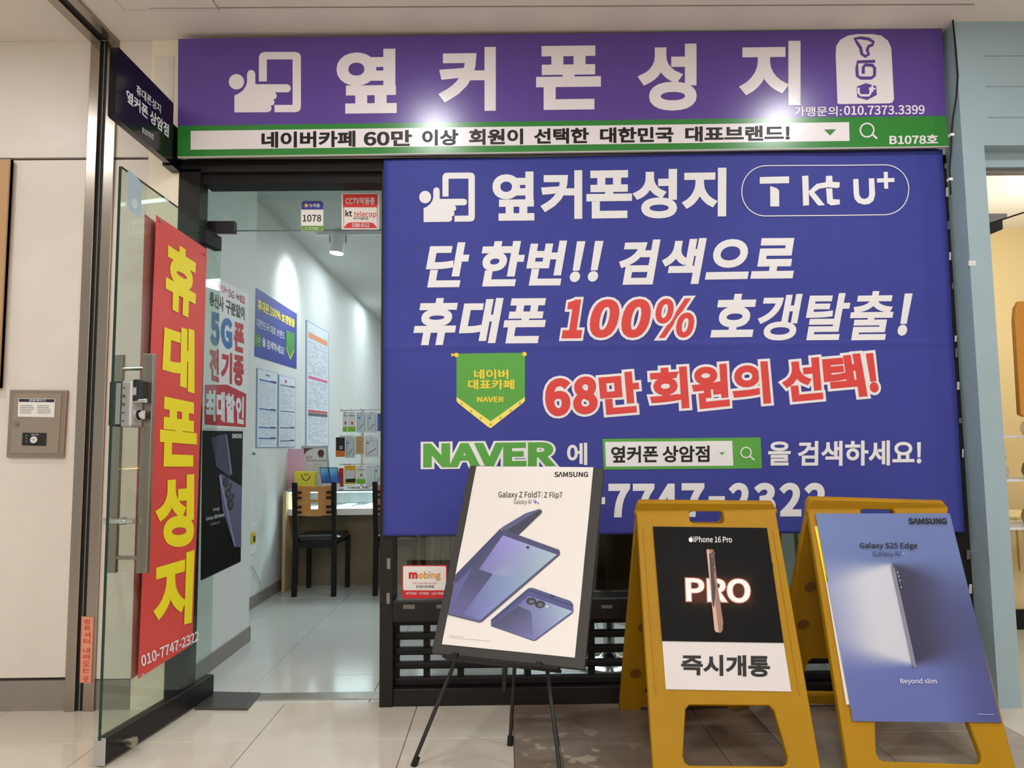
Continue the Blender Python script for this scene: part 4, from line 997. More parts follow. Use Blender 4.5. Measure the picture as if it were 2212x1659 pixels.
T(p5, PA, '구분없이', [(487, 645), (527.5, 663.6), (527.5, 692), (487, 676)], K(34, 34, 38), 0.035, lift=pl_)
G5 = lambda u, v: mixc((40, 66, 140), (70, 160, 206), v)
T(p5, PA, '5', [(453, 671), (473.5, 678), (473.5, 750), (453, 744)], K(36, 96, 160), 0.07, lift=pl_); T(p5, PA, 'G', [(476, 683), (501, 690), (501, 757), (476, 748)], K(40, 110, 180), 0.06, lift=pl_)
T(p5, PA, '폰', [(504.7, 694), (527, 701.5), (525.7, 764), (504.7, 757)], K(196, 34, 46), 0.05, lift=pl_)
for ch, q in (('전', [(451.5, 749), (472, 755), (472, 827), (451.5, 820)]), ('기', [(477, 757), (501, 763), (500, 830), (476, 824)]), ('종', [(504, 765), (526, 770), (525, 836), (503, 830)])):
    T(p5, PA, ch, q, K(190, 30, 52), 0.05, lift=pl_)
D(p5, PA, [(441, 831), (489.5, 831), (531, 851), (530, 923), (441, 917)], K(190, 30, 48), pl_, 'red_block', 'red arrow block')
for ch, q in (('최', [(443, 843), (464, 843), (464, 911), (443, 907)]), ('대', [(466, 845), (484, 847), (484, 912), (466, 910)]), ('할', [(486, 848), (506, 853), (506, 914), (486, 912)]), ('인', [(508, 854), (526, 858), (525, 917), (508, 914)])):
    T(p5, PA, ch, q, M_bwhite, 0.05, lift=pl_ + .001)
p6 = thing('phone_poster', PA.at(480, 1230), 'black poster of a lilac grey phone with round camera lenses, below the 5G poster', 'poster')
panel('poster_sheet', PA, [(437, 930), (524, 931.5), (519, 1213), (433, 1254)], 0.001, M_pblack, p6, back=-0.0025)
Z5 = lambda *p: [(200 + x * .4574, 900 + y * .4574) for x, y in p]
D(p6, PA, Z5((556, 100), (625, 80), (655, 270), (640, 282), (580, 235)), K(52, 54, 82), .004, 'phone_print'); D(p6, PA, Z5((625, 80), (632, 90), (656, 270), (648, 276)), K(120, 122, 150), .0045, 'phone_print')
D(p6, PA, Z5((592, 278), (604, 270), (700, 330), (698, 620), (664, 610), (610, 440)), K(92, 92, 124), .005, 'phone_print')
D(p6, PA, Z5((592, 278), (600, 276), (672, 620), (664, 610)), K(150, 150, 176), .0055, 'phone_print')
for x, y, rx, ry in ((623, 310, 14, 26), (635, 364, 14, 26), (646, 415, 15, 28), (648, 328, 7, 14), (658, 376, 7, 14)):
    D(p6, PA, Z5(*circ(x, y, rx, 18, ry)), K(22, 22, 30), .006, 'lens_print'); D(p6, PA, Z5(*circ(x + 1, y, rx * .5, 12, ry * .5)), K(70, 66, 84), .0065, 'lens_print')
T(p6, PA, 'SΛMSUNG', [(499.6, 936.5), (521, 937), (521, 947), (499.6, 946.5)], M_bwhite, 0.04, lift=.004)
T(p6, PA, '진짜 AI폰', Z5((562, 432), (592, 428), (592, 444), (562, 448)), M_bwhite, 0.0, lift=.007)
T(p6, PA, 'Galaxy S25 Series', Z5((530, 474), (616, 454), (616, 474), (530, 496)), M_bwhite, 0.02, lift=.007); T(p6, PA, 'Galaxy AI', Z5((550, 502), (594, 492), (594, 506), (550, 518)), K(190, 190, 210), 0.0, lift=.007)
p7 = thing('wall_banner', PBw.at(595, 780), 'small blue banner with yellow Korean lettering on the far shop wall', 'banner')
panel('banner_sheet', PBw, [(530, 607), (640.7, 678), (640, 797), (528, 763)], 0.001, K(54, 64, 158), p7, back=-0.003)
l7 = 0.004
T(p7, PBw, '휴대폰', [(555.8, 645), (580, 659), (580, 681), (555.8, 668)], M_yel, 0.035, lift=l7); T(p7, PBw, '100%', [(582, 661), (605.5, 674), (605.5, 692), (582, 681)], M_yel, 0.03, lift=l7); T(p7, PBw, '호갱탈출', [(607, 676), (635.6, 690), (635.6, 708), (607, 695)], M_yel, 0.035, lift=l7)
T(p7, PBw, '대한민국 대표 브랜드', [(553.6, 687), (614, 718), (614, 734), (553.6, 706)], M_bwhite, 0.012, lift=l7)
D(p7, PBw, [(545, 717), (563, 725), (563, 752), (545, 745)], K(50, 130, 60), l7, 'search_box'); D(p7, PBw, stroke(circ(557.5, 735, 3, 12, 4.5), 1, True), M_bwhite, l7 + .001, 'magnifier')
T(p7, PBw, '을 검색하세요!', [(565.5, 728), (612.8, 750), (612.8, 768), (565.5, 748)], M_bwhite, 0.025, lift=l7)
D(p7, PBw, [(617, 713), (635.5, 721), (635, 759), (626, 777), (617, 752)], K(226, 220, 80), l7, 'pennant'); D(p7, PBw, [(617, 713), (635.5, 721), (635, 755), (626, 772), (617, 748)], K(70, 150, 60), l7 + .001, 'pennant')
def sheet(label, q, heads, seed, title, tcol, first=None):
    r = random.Random(seed)
    root = thing('price_sheet', PBw.at(*q[3]), label, 'notice')
    panel('frame', PBw, q, 0.006, K(150, 176, 206), root, back=-0.007)
    def P_(u, v):
        tl, tr, br, bl = q; x = (tl[0] + (tr[0] - tl[0]) * u) * (1 - v) + (bl[0] + (br[0] - bl[0]) * u) * v
        y = (tl[1] + (tr[1] - tl[1]) * u) * (1 - v) + (bl[1] + (br[1] - bl[1]) * u) * v; return (x, y)
    sheet_ = D(root, PBw, [P_(.03, .008), P_(.97, .008), P_(.97, .992), P_(.03, .992)], K(222, 230, 240), 0.008, 'paper_sheet')
    for v, h, c, dark in heads:
        D(root, PBw, [P_(.09, v), P_(.92, v), P_(.92, v + h), P_(.09, v + h)], K(*c), 0.009, 'heading_bar')
        if dark: D(root, PBw, [P_(.66, v - h * .6), P_(.92, v - h * .6), P_(.92, v + h * .2), P_(.66, v + h * .2)], K(60, 70, 80), 0.0095, 'heading_tab')
    mb = MB(); v = heads[0][0] + heads[0][1] + 0.012
    while v < 0.97:
        if not any(a[0] - .02 < v < a[0] + a[1] + .004 for a in heads):
            u = .1
            while u < .88:
                w_ = r.uniform(.04, .16)
                if r.random() < .62: mb.poly([PBw.at(*P_(*p), 0.0092) for p in ((u, v), (min(u + w_, .9), v), (min(u + w_, .9), v + .0035), (u, v + .0035))], K(164, 170, 186))
                u += w_ + .04
        v += 0.0125
    o = mb.build('table_rows', root, fix=False); o['kind'] = 'stuff'
    if title: T(root, PBw, title, [P_(.42, .045), P_(.62, .045), P_(.62, .075), P_(.42, .075)], K(*tcol), 0.03, lift=0.009)
    return root, P_
sheet('narrow printed price sheet with blue headings, left of the pair below the blue wall banner', [(554, 794.7), (598.4, 806.6), (596.6, 966.6), (552, 966.6)], [(.13, .018, (50, 84, 170), True), (.50, .016, (50, 84, 170), True), (.735, .016, (50, 84, 170), True), (.875, .016, (50, 84, 170), True)], 3, 'kt', (60, 50, 60))
sh2, P2 = sheet('narrow printed price sheet with purple headings, right of the pair below the blue wall banner', [(600.4, 809), (637.6, 818), (636.9, 965), (599, 966.6)], [(.13, .012, (100, 60, 130), True), (.49, .012, (100, 60, 130), False), (.72, .014, (100, 60, 130), True), (.905, .014, (100, 60, 130), True)], 4, None, None)
D(sh2, PBw, circ(615.5, 824, 2, 10, 3.6), K(206, 40, 80), 0.0095, 'logo_dot')
sheet('tall printed tariff poster with orange, pink and red headings on far shop wall', [(660.4, 690.6), (709.3, 718.8), (709.3, 963.6), (659, 967.4)], [(.085, .045, (236, 160, 120), False), (.43, .022, (222, 110, 150), False), (.70, .018, (206, 70, 70), False), (.722, .026, (96, 96, 100), False)], 5, None, None)
PSm = thing('small_notice', PBw.at(548, 1040), 'white notice edge with brand lettering low on far shop wall', 'notice')
panel('sheet', PBw, [(520, 966), (552, 969), (549, 1150), (520, 1160)], 0.001, K(226, 232, 232), PSm, back=-0.002)
T(PSm, PBw, 'SΛMSUNG', [(534, 976), (551.5, 977.5), (551.5, 983.5), (534, 982)], K(40, 50, 70), 0.03, lift=.003)
ou = thing('wall_outlet', PBw.at(546, 1175), 'wall outlet with small yellow warning sticker near the inner corner', 'outlet')
panel('cover_plate', PBw, [(538, 1132), (552, 1128), (551, 1192), (537, 1200)], 0.006, M_white, ou, back=-0.006)
D(ou, PBw, [(540, 1151), (550, 1149), (549.5, 1173), (539, 1176)], K(226, 206, 40), 0.008, 'warning_sticker', 'yellow sticker'); D(ou, PBw, [(545, 1158), (549, 1157), (549, 1169), (545, 1171)], K(50, 50, 40), 0.009, 'pictogram')
cp = [PBw.at(*p, 0.012) for p in ((540, 1222), (544, 1228), (550, 1240), (556, 1252), (560, 1264), (563, 1278))]
tag(MB().tube(cp, 0.004, K(200, 200, 196), 6).build('wall_cable', origin=cp[-1]), 'thin pale cable hanging down far shop wall to floor', 'cable')
# cctv-like track lamp
tl_ = thing('track_light', (-1.45, 2.8, 2.7), 'white cylinder spotlight hanging from ceiling track inside shop', 'spotlight')
TP = YP(2.8)
lc_ = TP.at(730, 520); tl_.location = TP.at(730, 555)
MB().cyl(lc_ + Vector((0.005, 0, 0.06)), lc_ + Vector((-0.012, 0, -0.11)), 0.052, M_white, 20, r2=0.062).build('lamp_body', tl_, smooth=True)
MB().cyl(lc_ + Vector((-0.012, 0, -0.111)), lc_ + Vector((-0.013, 0, -0.118)), 0.056, M_spot, 20).build('lamp_lens', tl_, label='glowing lens')
MB().tube([lc_ + Vector((-0.07, 0, -0.02)), lc_ + Vector((-0.07, 0, 0.09)), lc_ + Vector((-0.05, 0, 0.11)), lc_ + Vector((0.05, 0, 0.11)), lc_ + Vector((0.07, 0, 0.09)), lc_ + Vector((0.07, 0, -0.02))], 0.005, M_grey).build('yoke', tl_, smooth=True)
MB().cyl(lc_ + Vector((0, 0, 0.11)), Vector((lc_.x, lc_.y, 3.052)), 0.008, M_white, 10).build('stem', tl_)
tag(MB().box((-1.65, 2.78, 3.06), (1.6, 2.82, 3.1), M_white).build('light_track', origin=(-0.4, 2.8, 3.06)), 'long white lighting track on shop ceiling', 'light track')
sp = bpy.data.lights.new('track_spot', 'SPOT'); sp.energy = 28; sp.spot_size = math.radians(95); sp.spot_blend = 1.0; sp.shadow_soft_size = 0.05; sp.color = (0.86, 0.97, 1.0)
so = bpy.data.objects.new('track_spot', sp); COL.objects.link(so); so.location = lc_ + Vector((-0.02, 0, -0.14))
so.rotation_euler = (PBw.at(622, 640) - so.location).to_track_quat('-Z', 'Y').to_euler()

# ================================================================== COUNTER AND THINGS ON IT
cx0, cx1, cyf, cyb = -1.865, 0.75, 2.70, 3.42; ct = 0.83
cn = thing('display_counter', (cx0, cyf, 0), 'long white glass-topped display counter with glowing case behind the chairs', 'counter')
box('side_panel', (cx0 - 0.0, cyf - 0.06, 0), (cx0 + 0.028, cyb, ct - 0.002), M_woodl, cn, bevel=0.002)
box('kick_panel', (cx0 + 0.028, cyf + 0.22, 0), (cx1, cyf + 0.25, 0.62), M_oak, cn)
box('white_band', (cx0 + 0.028, cyf, 0.62), (cx1, cyb, 0.675), M_white, cn, bevel=0.002)
box('case_back', (cx0 + 0.028, cyb - 0.05, 0.675), (cx1, cyb, ct), M_white, cn)
box('case_front_glass', (cx0 + 0.028, cyf + 0.002, 0.675), (cx1, cyf + 0.008, ct - 0.012), M_glassc, cn)
box('top_glass', (cx0, cyf - 0.01, ct - 0.012), (cx1, cyb, ct), mat('counter_top_glass', (150, 170, 176), 0.08), cn)
box('led_strip', (cx0 + 0.03, cyf + 0.02, ct - 0.022), (cx1, cyf + 0.045, ct - 0.013), M_led, cn, label='white glowing light strip')
area('case_light', ((cx0 + cx1) / 2, cyf + 0.10, ct - 0.02), 2.4, 14, (0.85, 0.95, 1.0), shape='RECTANGLE', sizey=0.06)
for i in range(9):
    x = -1.60 + i * 0.2; y = cyf + 0.10 + 0.02 * (i % 3)
    b_ = MB().hexa([Vector((x + sx * 0.045 + dy * .3, y + dy, 0.676 + dz + dy * .12)) for dz in (0, 0.006) for sx, dy in ((-1, 0), (1, 0), (1, .14), (-1, .14))], K(220, 226, 240)).build('display_card', None, origin=(x, y, 0.676))
    tag(b_, 'small white card inside glowing counter case, %s from the left end' % ['first', 'second', 'third', 'fourth', 'fifth', 'sixth', 'seventh', 'eighth', 'ninth'][i], 'card', 'cards inside the counter case')
CT = ct
def up(px, py, y): return YP(y).at(px, py)
yk = cyf + 0.20
# pink folder
fo = thing('pink_folder', up(640, 1050, yk), 'translucent pink file folder standing on the counter at left', 'folder')
yP = YP(yk)
panel('cover', yP, [(608.5, 969), (655, 970), (662, 1056), (612, 1056)], 0.012, K(236, 190, 214), fo)
panel('spine', yP, [(608.5, 969), (618, 969), (622, 1056), (612, 1056)], 0.014, K(238, 120, 180), fo, back=-0.002, label='deeper pink spine'); 
panel('spine_label', yP, [(610.5, 984), (618, 984), (621, 1010), (612.5, 1010)], 0.001, K(240, 226, 236), fo, back=-0.004)
ce = thing('certificate', up(690, 1050, yk + .08), 'framed 2024 certificate with brown seal standing on the counter', 'certificate')
yC = YP(yk + .08)
panel('acrylic_stand', yC, [(650, 963), (708, 963), (714, 1056), (660, 1056)], 0.012, K(186, 196, 198, 0.15), ce, bevel=0.002)
panel('paper', yC, [(656, 968), (704, 968), (710, 1050), (662, 1050)], 0.001, K(232, 234, 230), ce, back=-0.001)
D(ce, yC, [(656, 968), (680, 968), (670, 971), (662, 976), (657, 983)], K(120, 84, 50), 0.0025, 'corner_ribbon'); D(ce, yC, circ(693.5, 979, 7, 18, 8), K(96, 62, 48), 0.0025, 'seal'); D(ce, yC, [[(689, 985), (693, 986), (691, 990)], [(694, 986), (698, 985), (696.5, 990)]], K(96, 62, 48), 0.0024, 'seal_ribbon')
T(ce, yC, '2024', (660, 985, 675, 991), K(96, 96, 96), 0.0, lift=.0025); T(ce, yC, '고객서비스만족도 1위 기업 인증서', (661, 993, 705, 996.5), K(90, 90, 90), 0.01, lift=.0025)
for k in range(4): D(ce, yC, stroke([(676, 1003 + 6 * k), (694, 1003 + 6 * k)], 0.8), K(170, 170, 166), .0025, 'text_line')
sb = thing('smiley_box', up(657, 1050, yk - .1), 'yellow tissue box with smiling face on counter behind the chair', 'box')
ys = YP(yk - .1); 
panel('box_body', ys, [(634, 1018), (680, 1019), (678, 1056), (637, 1056)], 0.09, K(240, 226, 72), sb, bevel=0.006)
D(sb, ys, stroke([(652, 1024), (652.5, 1031), (656, 1036), (661, 1038), (666, 1036.5), (669.5, 1031), (670, 1027)], 1.8), K(50, 44, 20), 0.001, 'smile'); D(sb, ys, [circ(659, 1025, 1.3, 8, 1.8), circ(663.5, 1025, 1.3, 8, 1.8)], K(50, 44, 20), 0.001, 'eyes')
for (xa, lab) in ((690, 'left phone with blue screen on display stand on counter'), (709.5, 'right phone with blue screen on display stand on counter')):
    yo_ = yk - (.08 if xa < 700 else .14); yq = YP(yo_); ph = thing('display_phone', up(xa + 12, 1050, yo_), lab, 'phone', 'phones displayed on the counter')
    panel('phone_body', yq, [(xa, 1009.5), (xa + 19, 1009.5), (xa + 26, 1044), (xa + 5, 1044)], 0.01, K(30, 32, 44, 0.3), ph, bevel=0.001)
    G(ph, yq, [(xa + 1.5, 1011), (xa + 18, 1011), (xa + 24.5, 1042.5), (xa + 6, 1042.5)], 6, 8, lambda u, v: mixc((130, 205, 245), (60, 120, 215), sst(.2, .9, v + .3 * u)), 0.0012, 'screen', 'blue screen')
    panel('stand', yq, [(xa + 6, 1043), (xa + 23, 1043), (xa + 24, 1056), (xa + 7, 1056)], 0.02, M_white, ph)
# accessory rack
rk = thing('accessory_rack', up(783, 1050, cyf + .45), 'chrome countertop rack with three tiers of hooks at the end of the counter', 'rack')
yR = cyf + 0.45; rkx = up(783, 900, yR).x
MB().cyl((rkx, yR, CT), (rkx, yR, up(783, 884, yR).z), 0.014, M_chrome, 14).build('pole', rk, smooth=True)
MB().lathe((rkx, yR, CT), [(0.13, 0), (0.13, 0.008), (0.02, 0.014), (0.0, 0.014)], M_chrome, 24).build('base', rk, smooth=True)
YR2 = YP(yR - 0.05)
for py in (886, 942, 1003):
    z = up(783, py, yR - .05).z
    MB().cyl((rkx - 0.2, yR - 0.02, z), (rkx + 0.22, yR - 0.02, z), 0.005, M_chrome, 8).cyl((rkx - 0.01, yR, z), (rkx - 0.01, yR - 0.02, z), 0.004, M_chrome, 6).build('hook_bar', rk)
    for k in range(5):
        x = rkx - 0.17 + 0.088 * k; MB().cyl((x, yR - 0.02, z), (x, yR - 0.14, z + 0.01), 0.003, M_chrome, 6).build('hook', rk)
def Z88(x, y): return (540 + x * .2773, 860 + y * .2773)
packs = [
 ((722, 105, 758, 262), 'white earphone pack with lime green foot, leftmost of top rack tier', (234, 236, 234), 'green'),
 ((762, 105, 822, 262), 'white earphone pack with lime green foot, second on top rack tier', (238, 238, 236), 'green'),
 ((828, 108, 905, 268), 'clear pale phone case pack, third on top rack tier', (216, 224, 228), 'case'),
 ((908, 108, 990, 268), 'clear pale phone case pack, fourth on top rack tier', (222, 228, 232), 'case'),
 ((993, 120, 1018, 258), 'narrow blue accessory pack at right end of top rack tier', (60, 100, 180), None),
 ((668, 305, 738, 458), 'black and orange accessory pack, leftmost of middle rack tier', (28, 28, 30), 'orange'),
 ((742, 303, 818, 466), 'clear phone case pack beside the black and orange one', (210, 218, 224), 'case'),
 ((822, 300, 887, 438), 'brown kraft card accessory pack in the middle rack tier', (204, 172, 124), 'kraft'),
 ((894, 303, 1004, 460), 'clear phone case pack right of the kraft card pack', (224, 228, 232), 'case'),
 ((690, 545, 728, 692), 'slim red accessory pack on bottom rack tier', (206, 66, 60), None),
 ((735, 525, 823, 670), 'yellow framed accessory pack on bottom rack tier', (242, 190, 40), 'window'),
 ((828, 525, 898, 668), 'white accessory pack with green foot on bottom rack tier', (236, 238, 236), 'green'),
 ((902, 525, 956, 690), 'plain pale pack beside the green footed one on bottom tier', (226, 230, 228), None),
 ((960, 520, 1028, 690), 'pale clear pack at right end of bottom rack tier', (214, 224, 226), 'case')]
for i, (q, lab, colr, kd) in enumerate(packs):
    yy = yR - 0.135 - 0.012 * (i % 3); pp = YP(yy); a, b_, c2, d2 = q
    qq = [Z88(a, b_), Z88(c2, b_), Z88(c2, d2), Z88(a, d2)]
    pk = thing('accessory_pack', pp.at(*qq[3]), lab, 'package', 'accessory packs on the rack')
    panel('pouch', pp, qq, 0.012, K(*colr, 0.3), pk, bevel=0.003)
    D(pk, pp, [Z88(*p) for p in circ((a + c2) / 2, b_ + 8, 4, 10)], K(60, 60, 60), 0.001, 'hang_hole')
    if kd == 'green':
        D(pk, pp, [Z88(a, d2 - 38), Z88(c2, d2 - 38), Z88(c2, d2), Z88(a, d2)], K(140, 200, 50), 0.001, 'green_foot'); D(pk, pp, [Z88(*p) for p in circ((a + c2) / 2 + 4, d2 - 68, 8, 10, 14)], K(206, 90, 80), 0.001, 'printed_mark'); T(pk, pp, 'earphone', [Z88(a + 8, b_ + 26), Z88(c2 - 8, b_ + 26), Z88(c2 - 8, b_ + 38), Z88(a + 8, b_ + 38)], PB, 0.02)
    if kd == 'case':
        D(pk, pp, stroke([Z88(a + 12, b_ + 28), Z88(c2 - 12, b_ + 28), Z88(c2 - 12, d2 - 16), Z88(a + 12, d2 - 16)], 1.2, True), K(160, 172, 180), 0.001, 'case_outline'); D(pk, pp, [Z88(a + 18, b_ + 40), Z88(a + 32, b_ + 40), Z88(a + 32, b_ + 54), Z88(a + 18, b_ + 54)], K(80, 140, 206), 0.0012, 'blue_mark')
        D(pk, pp, stroke([Z88(a + 24, d2 - 26), Z88(c2 - 20, d2 - 70)], 2.2), K(150, 156, 160), 0.0012, 'printed_stripe')
    if kd == 'orange':
        D(pk, pp, [Z88(a, d2 - 52), Z88(c2, d2 - 46), Z88(c2, d2), Z88(a, d2)], K(226, 120, 40), 0.001, 'orange_foot'); T(pk, pp, '10', [Z88(a + 28, b_ + 66), Z88(a + 54, b_ + 66), Z88(a + 54, b_ + 92), Z88(a + 28, b_ + 92)], M_bwhite, 0.03)
    if kd == 'window':
        D(pk, pp, [Z88(a + 6, b_ + 38), Z88(c2 - 8, b_ + 38), Z88(c2 - 8, d2 - 38), Z88(a + 6, d2 - 38)], K(226, 230, 232), 0.001, 'window'); D(pk, pp, [Z88(a + 14, d2 - 40), Z88(c2, d2 - 44), Z88(c2, d2 - 14), Z88(a + 14, d2 - 14)], K(36, 36, 34), 0.0014, 'black_label')
    if kd == 'kraft':
        for k in range(4): D(pk, pp, stroke([Z88(a + 14, b_ + 44 + 22 * k), Z88(c2 - 16, b_ + 44 + 22 * k)], 1), K(120, 96, 62), 0.001, 'text_line')

# ================================================================== CHAIRS
ch0 = Vector((-1.548, 2.46, 0))          # centre of the rear legs
def chair():
    root = thing('dining_chair', ch0, 'black metal chair with plywood backrest at counter, left of the pair', 'chair', 'chairs at the counter')
    hw = 0.155; X, Y_ = ch0.x, ch0.y
    for sx in (-1, 1):
        a = [Vector((X + sx * hw * 1.02, Y_, 0)), Vector((X + sx * hw, Y_ + 0.01, 0.45)), Vector((X + sx * (hw + .004), Y_ - 0.03, 0.91))]
        for nm, p, q in (('rear_leg', a[0], a[1]), ('back_post', a[1], a[2])):
            s_ = 0.019
            MB().hexa([p + Vector((dx * s_, dy * s_, 0)) for dx, dy in ((-1, -1), (1, -1), (1, 1), (-1, 1))] + [q + Vector((dx * s_, dy * s_, 0)) for dx, dy in ((-1, -1), (1, -1), (1, 1), (-1, 1))], M_black2).build(nm, root, bevel=0.004)
        fx = X + sx * 0.165 + 0.02
        MB().box((fx - .018, Y_ + 0.36, 0.0), (fx + .018, Y_ + 0.396, 0.44), M_black2).build('front_leg', root, bevel=0.004)
        MB().box((X + sx * .155 - .012, Y_, 0.40), (X + sx * .155 + .012, Y_ + .38, 0.43), M_black2).build('side_rail', root)
        for zz in (0.83, 0.787, 0.715, 0.672):
            c0 = X + sx * (hw - 0.01)
            MB().box((min(c0, c0 - sx * .045), Y_ - 0.052, zz - .009), (max(c0, c0 - sx * .045), Y_ - 0.018, zz + .009), M_black2).build('back_clip', root, bevel=0.004)
    MB().box((X - hw, Y_ - .012, 0.385), (X + hw, Y_ + .012, 0.43), M_black2).build('rear_rail', root)
    MB().box((X - hw, Y_ + .365, 0.40), (X + hw + .02, Y_ + .39, 0.43), M_black2).build('front_rail', root)
    out = [(-0.138, 0.885 - .755)] + [(-0.138 + .276 * i / 10, 0.128 - 0.006 * math.sin(math.pi * i / 10)) for i in range(1, 10)] + [(0.138, 0.13)]
    low = [(0.135, -0.105)] + [(0.135 - .27 * i / 10, -0.105 - 0.012 * math.sin(math.pi * i / 10)) for i in range(1, 10)] + [(-0.135, -0.105)]
    h1 = rrect(-0.034, 0.018, 0.030, 0.078, 0.008, 3); h2 = rrect(-0.028, -0.062, 0.032, -0.004, 0.008, 3)
    plate('backrest', [out + low, h1, h2], 0.012, Matrix.Translation((X, Y_ - 0.022, 0.755)) @ Matrix.Rotation(math.radians(90), 4, 'X'), M_wood, root, bevel=0.002)
    # padded seat
    prof = rrect(-0.18, 0.0, 0.20, 0.40, 0.06, 5); vs = []; n = len(prof)
    for z, k in ((0.43, .94), (0.44, 1.0), (0.462, 1.0), (0.474, .95), (0.478, .8)):
        for x, y in prof: vs.append((X + 0.01 + (x - .01) * k, Y_ + .02 + .2 + (y - .2) * k, z))
    fs = [(k * n + i, k * n + (i + 1) % n, (k + 1) * n + (i + 1) % n, (k + 1) * n + i) for k in range(4) for i in range(n)] + [[4 * n + i for i in range(n)], list(range(n))[::-1]]
    MB().add(vs, fs, M_vinyl).build('seat', root, smooth=True)
    return root
c1 = chair(); c2_ = copy_tree(c1); c2_.location = ch0 + Vector((0.648, 0.0, 0))
c2_['label'] = 'black metal chair with plywood backrest at counter, partly behind the blue banner'

# ================================================================== SEEN THROUGH THE LOW WINDOW AND THE SLATS
cb_ = thing('grey_cabinet', (-0.25, 1.6, 0), 'grey ribbed cabinet standing behind the low window', 'cabinet')
box('body', (-0.52, 1.6, 0), (-0.02, 2.0, 1.5), mat('cabinet_olive', (118, 116, 104), 0.6), cb_)
for k in range(7): box('door_rib', (-0.50 + k * .068, 1.585, 0.06), (-0.455 + k * .068, 1.6, 1.48), mat('cabinet_olive_dark', (92, 90, 82), 0.5), cb_)
box('edge_post', (-0.03, 1.57, 0), (0.03, 2.0, 1.5), K(206, 206, 200), cb_, label='pale edge post')
def shell_chair(x, y, ang, label, seatc):
    root = thing('shell_chair', (x, y, 0), label, 'chair')
    R_ = Matrix.Rotation(ang, 3, 'Z')
    def P(a, b, c): return Vector((x, y, 0)) + R_ @ Vector((a, b, c))
    vs = []; fs = []; nu, nv = 14, 12
    for j in range(nv + 1):
        t = j / nv
        for i in range(nu + 1):
            s_ = (i / nu - .5) * 2
            if t < .5: yy = -0.22 + t * 2 * 0.40; zz = 0.45 - 0.03 * math.sin(t * 2 * math.pi); ww = 0.21 + .02 * t
            else: k = (t - .5) * 2; yy = 0.18 + 0.10 * k; zz = 0.45 + 0.38 * k ** 1.1; ww = 0.225 - 0.05 * k * k
            zz += 0.10 * abs(s_) ** 3 * (0.4 + t) * (1 - .6 * max(0, t - .6)); yy -= 0.10 * abs(s_) ** 2.2 * max(0, t - .45) * 1.6
            vs.append(P(s_ * ww, yy, zz))
    for j in range(nv):
        for i in range(nu):
            k = j * (nu + 1) + i; fs.append((k, k + 1, k + nu + 2, k + nu + 1))
    o = MB().add(vs, fs, seatc).build('seat_shell', root, smooth=True, fix=False); sd = o.modifiers.new('Solidify', 'SOLIDIFY'); sd.thickness = 0.012
    for a, b in ((-1, -1), (1, -1), (1, 1), (-1, 1)):
        MB().cyl(P(a * .12, b * .12, .43), P(a * .23, b * .22, 0), 0.016, M_wood, 12, r2=0.011).build('leg', root, smooth=True)
    MB().cyl(P(-.12, -.12, .40), P(.12, .12, .40), 0.006, M_black2, 8).cyl(P(.12, -.12, .40), P(-.12, .12, .40), 0.006, M_black2, 8).build('leg_brace', root)
    return root
shell_chair(0.05, 1.05, 0.5, 'black shell chair with wooden legs behind the slats left of the poster', M_vinyl)
shell_chair(1.12, 0.80, -2.6, 'black shell chair with wooden legs behind the first yellow sign', M_vinyl)
oc = thing('office_chair', (0.56, 0.62, 0), 'black high-backed swivel chair close behind the low window', 'chair')
MB().lathe((0.56, 0.62, 0), [(0.0, 0.0), (0.20, 0.0), (0.20, 0.012), (0.06, 0.035), (0.03, 0.06), (0.03, 0.42), (0.0, 0.42)], M_chrome, 28).build('pedestal', oc, smooth=True)
pr = rrect(-0.25, -0.24, 0.25, 0.24, 0.10, 6)
vs = [(0.56 + x * k, 0.62 + y * k, z) for z, k in ((0.42, .9), (0.44, 1), (0.49, 1), (0.515, .9)) for x, y in pr]; n_ = len(pr)
MB().add(vs, [(k * n_ + i, k * n_ + (i + 1) % n_, (k + 1) * n_ + (i + 1) % n_, (k + 1) * n_ + i) for k in range(3) for i in range(n_)] + [[3 * n_ + i for i in range(n_)], list(range(n_))[::-1]], M_vinyl).build('seat', oc, smooth=True)
vs = []; fs = []
for j in range(11):
    for i in range(13):
        a_ = (i / 12 - .5) * 2.0; hh = j / 10; wd = 0.27 * (1 - .25 * hh ** 3)
        vs.append((0.56 + wd * math.sin(a_) / math.sin(1.0), 0.62 - 0.30 * math.cos(a_ * .9) - 0.05 * hh + .06, 0.46 + 0.52 * hh - 0.06 * abs(a_) ** 2 * hh))
for j in range(10):
    for i in range(12):
        k = j * 13 + i; fs.append((k, k + 1, k + 14, k + 13))
o_ = MB().add(vs, fs, M_vinyl).build('backrest', oc, smooth=True, fix=False); sd = o_.modifiers.new('Solidify', 'SOLIDIFY'); sd.thickness = 0.03
rt = thing('pedestal_table', (0.9, 1.62, 0), 'round table on a chrome pedestal base behind the window slats', 'table')
MB().lathe((0.9, 1.62, 0), [(0.0, 0.0), (0.22, 0.0), (0.22, 0.012), (0.05, 0.05), (0.03, 0.08), (0.03, 0.69), (0.0, 0.69)], M_chrome, 28).build('pedestal', rt, smooth=True)
MB().lathe((0.9, 1.62, 0.69), [(0.0, 0.0), (0.34, 0.0), (0.35, 0.012), (0.35, 0.022), (0.34, 0.03), (0.0, 0.03)], M_woodl, 36).build('table_top', rt, smooth=True)
ws = thing('wooden_stool', (1.62, 0.75, 0), 'round wooden stool behind the low window between the yellow signs', 'stool')
MB().lathe((1.62, 0.75, 0.70), [(0.0, 0.0), (0.15, 0.0), (0.165, 0.012), (0.165, 0.022), (0.15, 0.032), (0.0, 0.034)], M_woodl, 28).build('seat', ws, smooth=True)
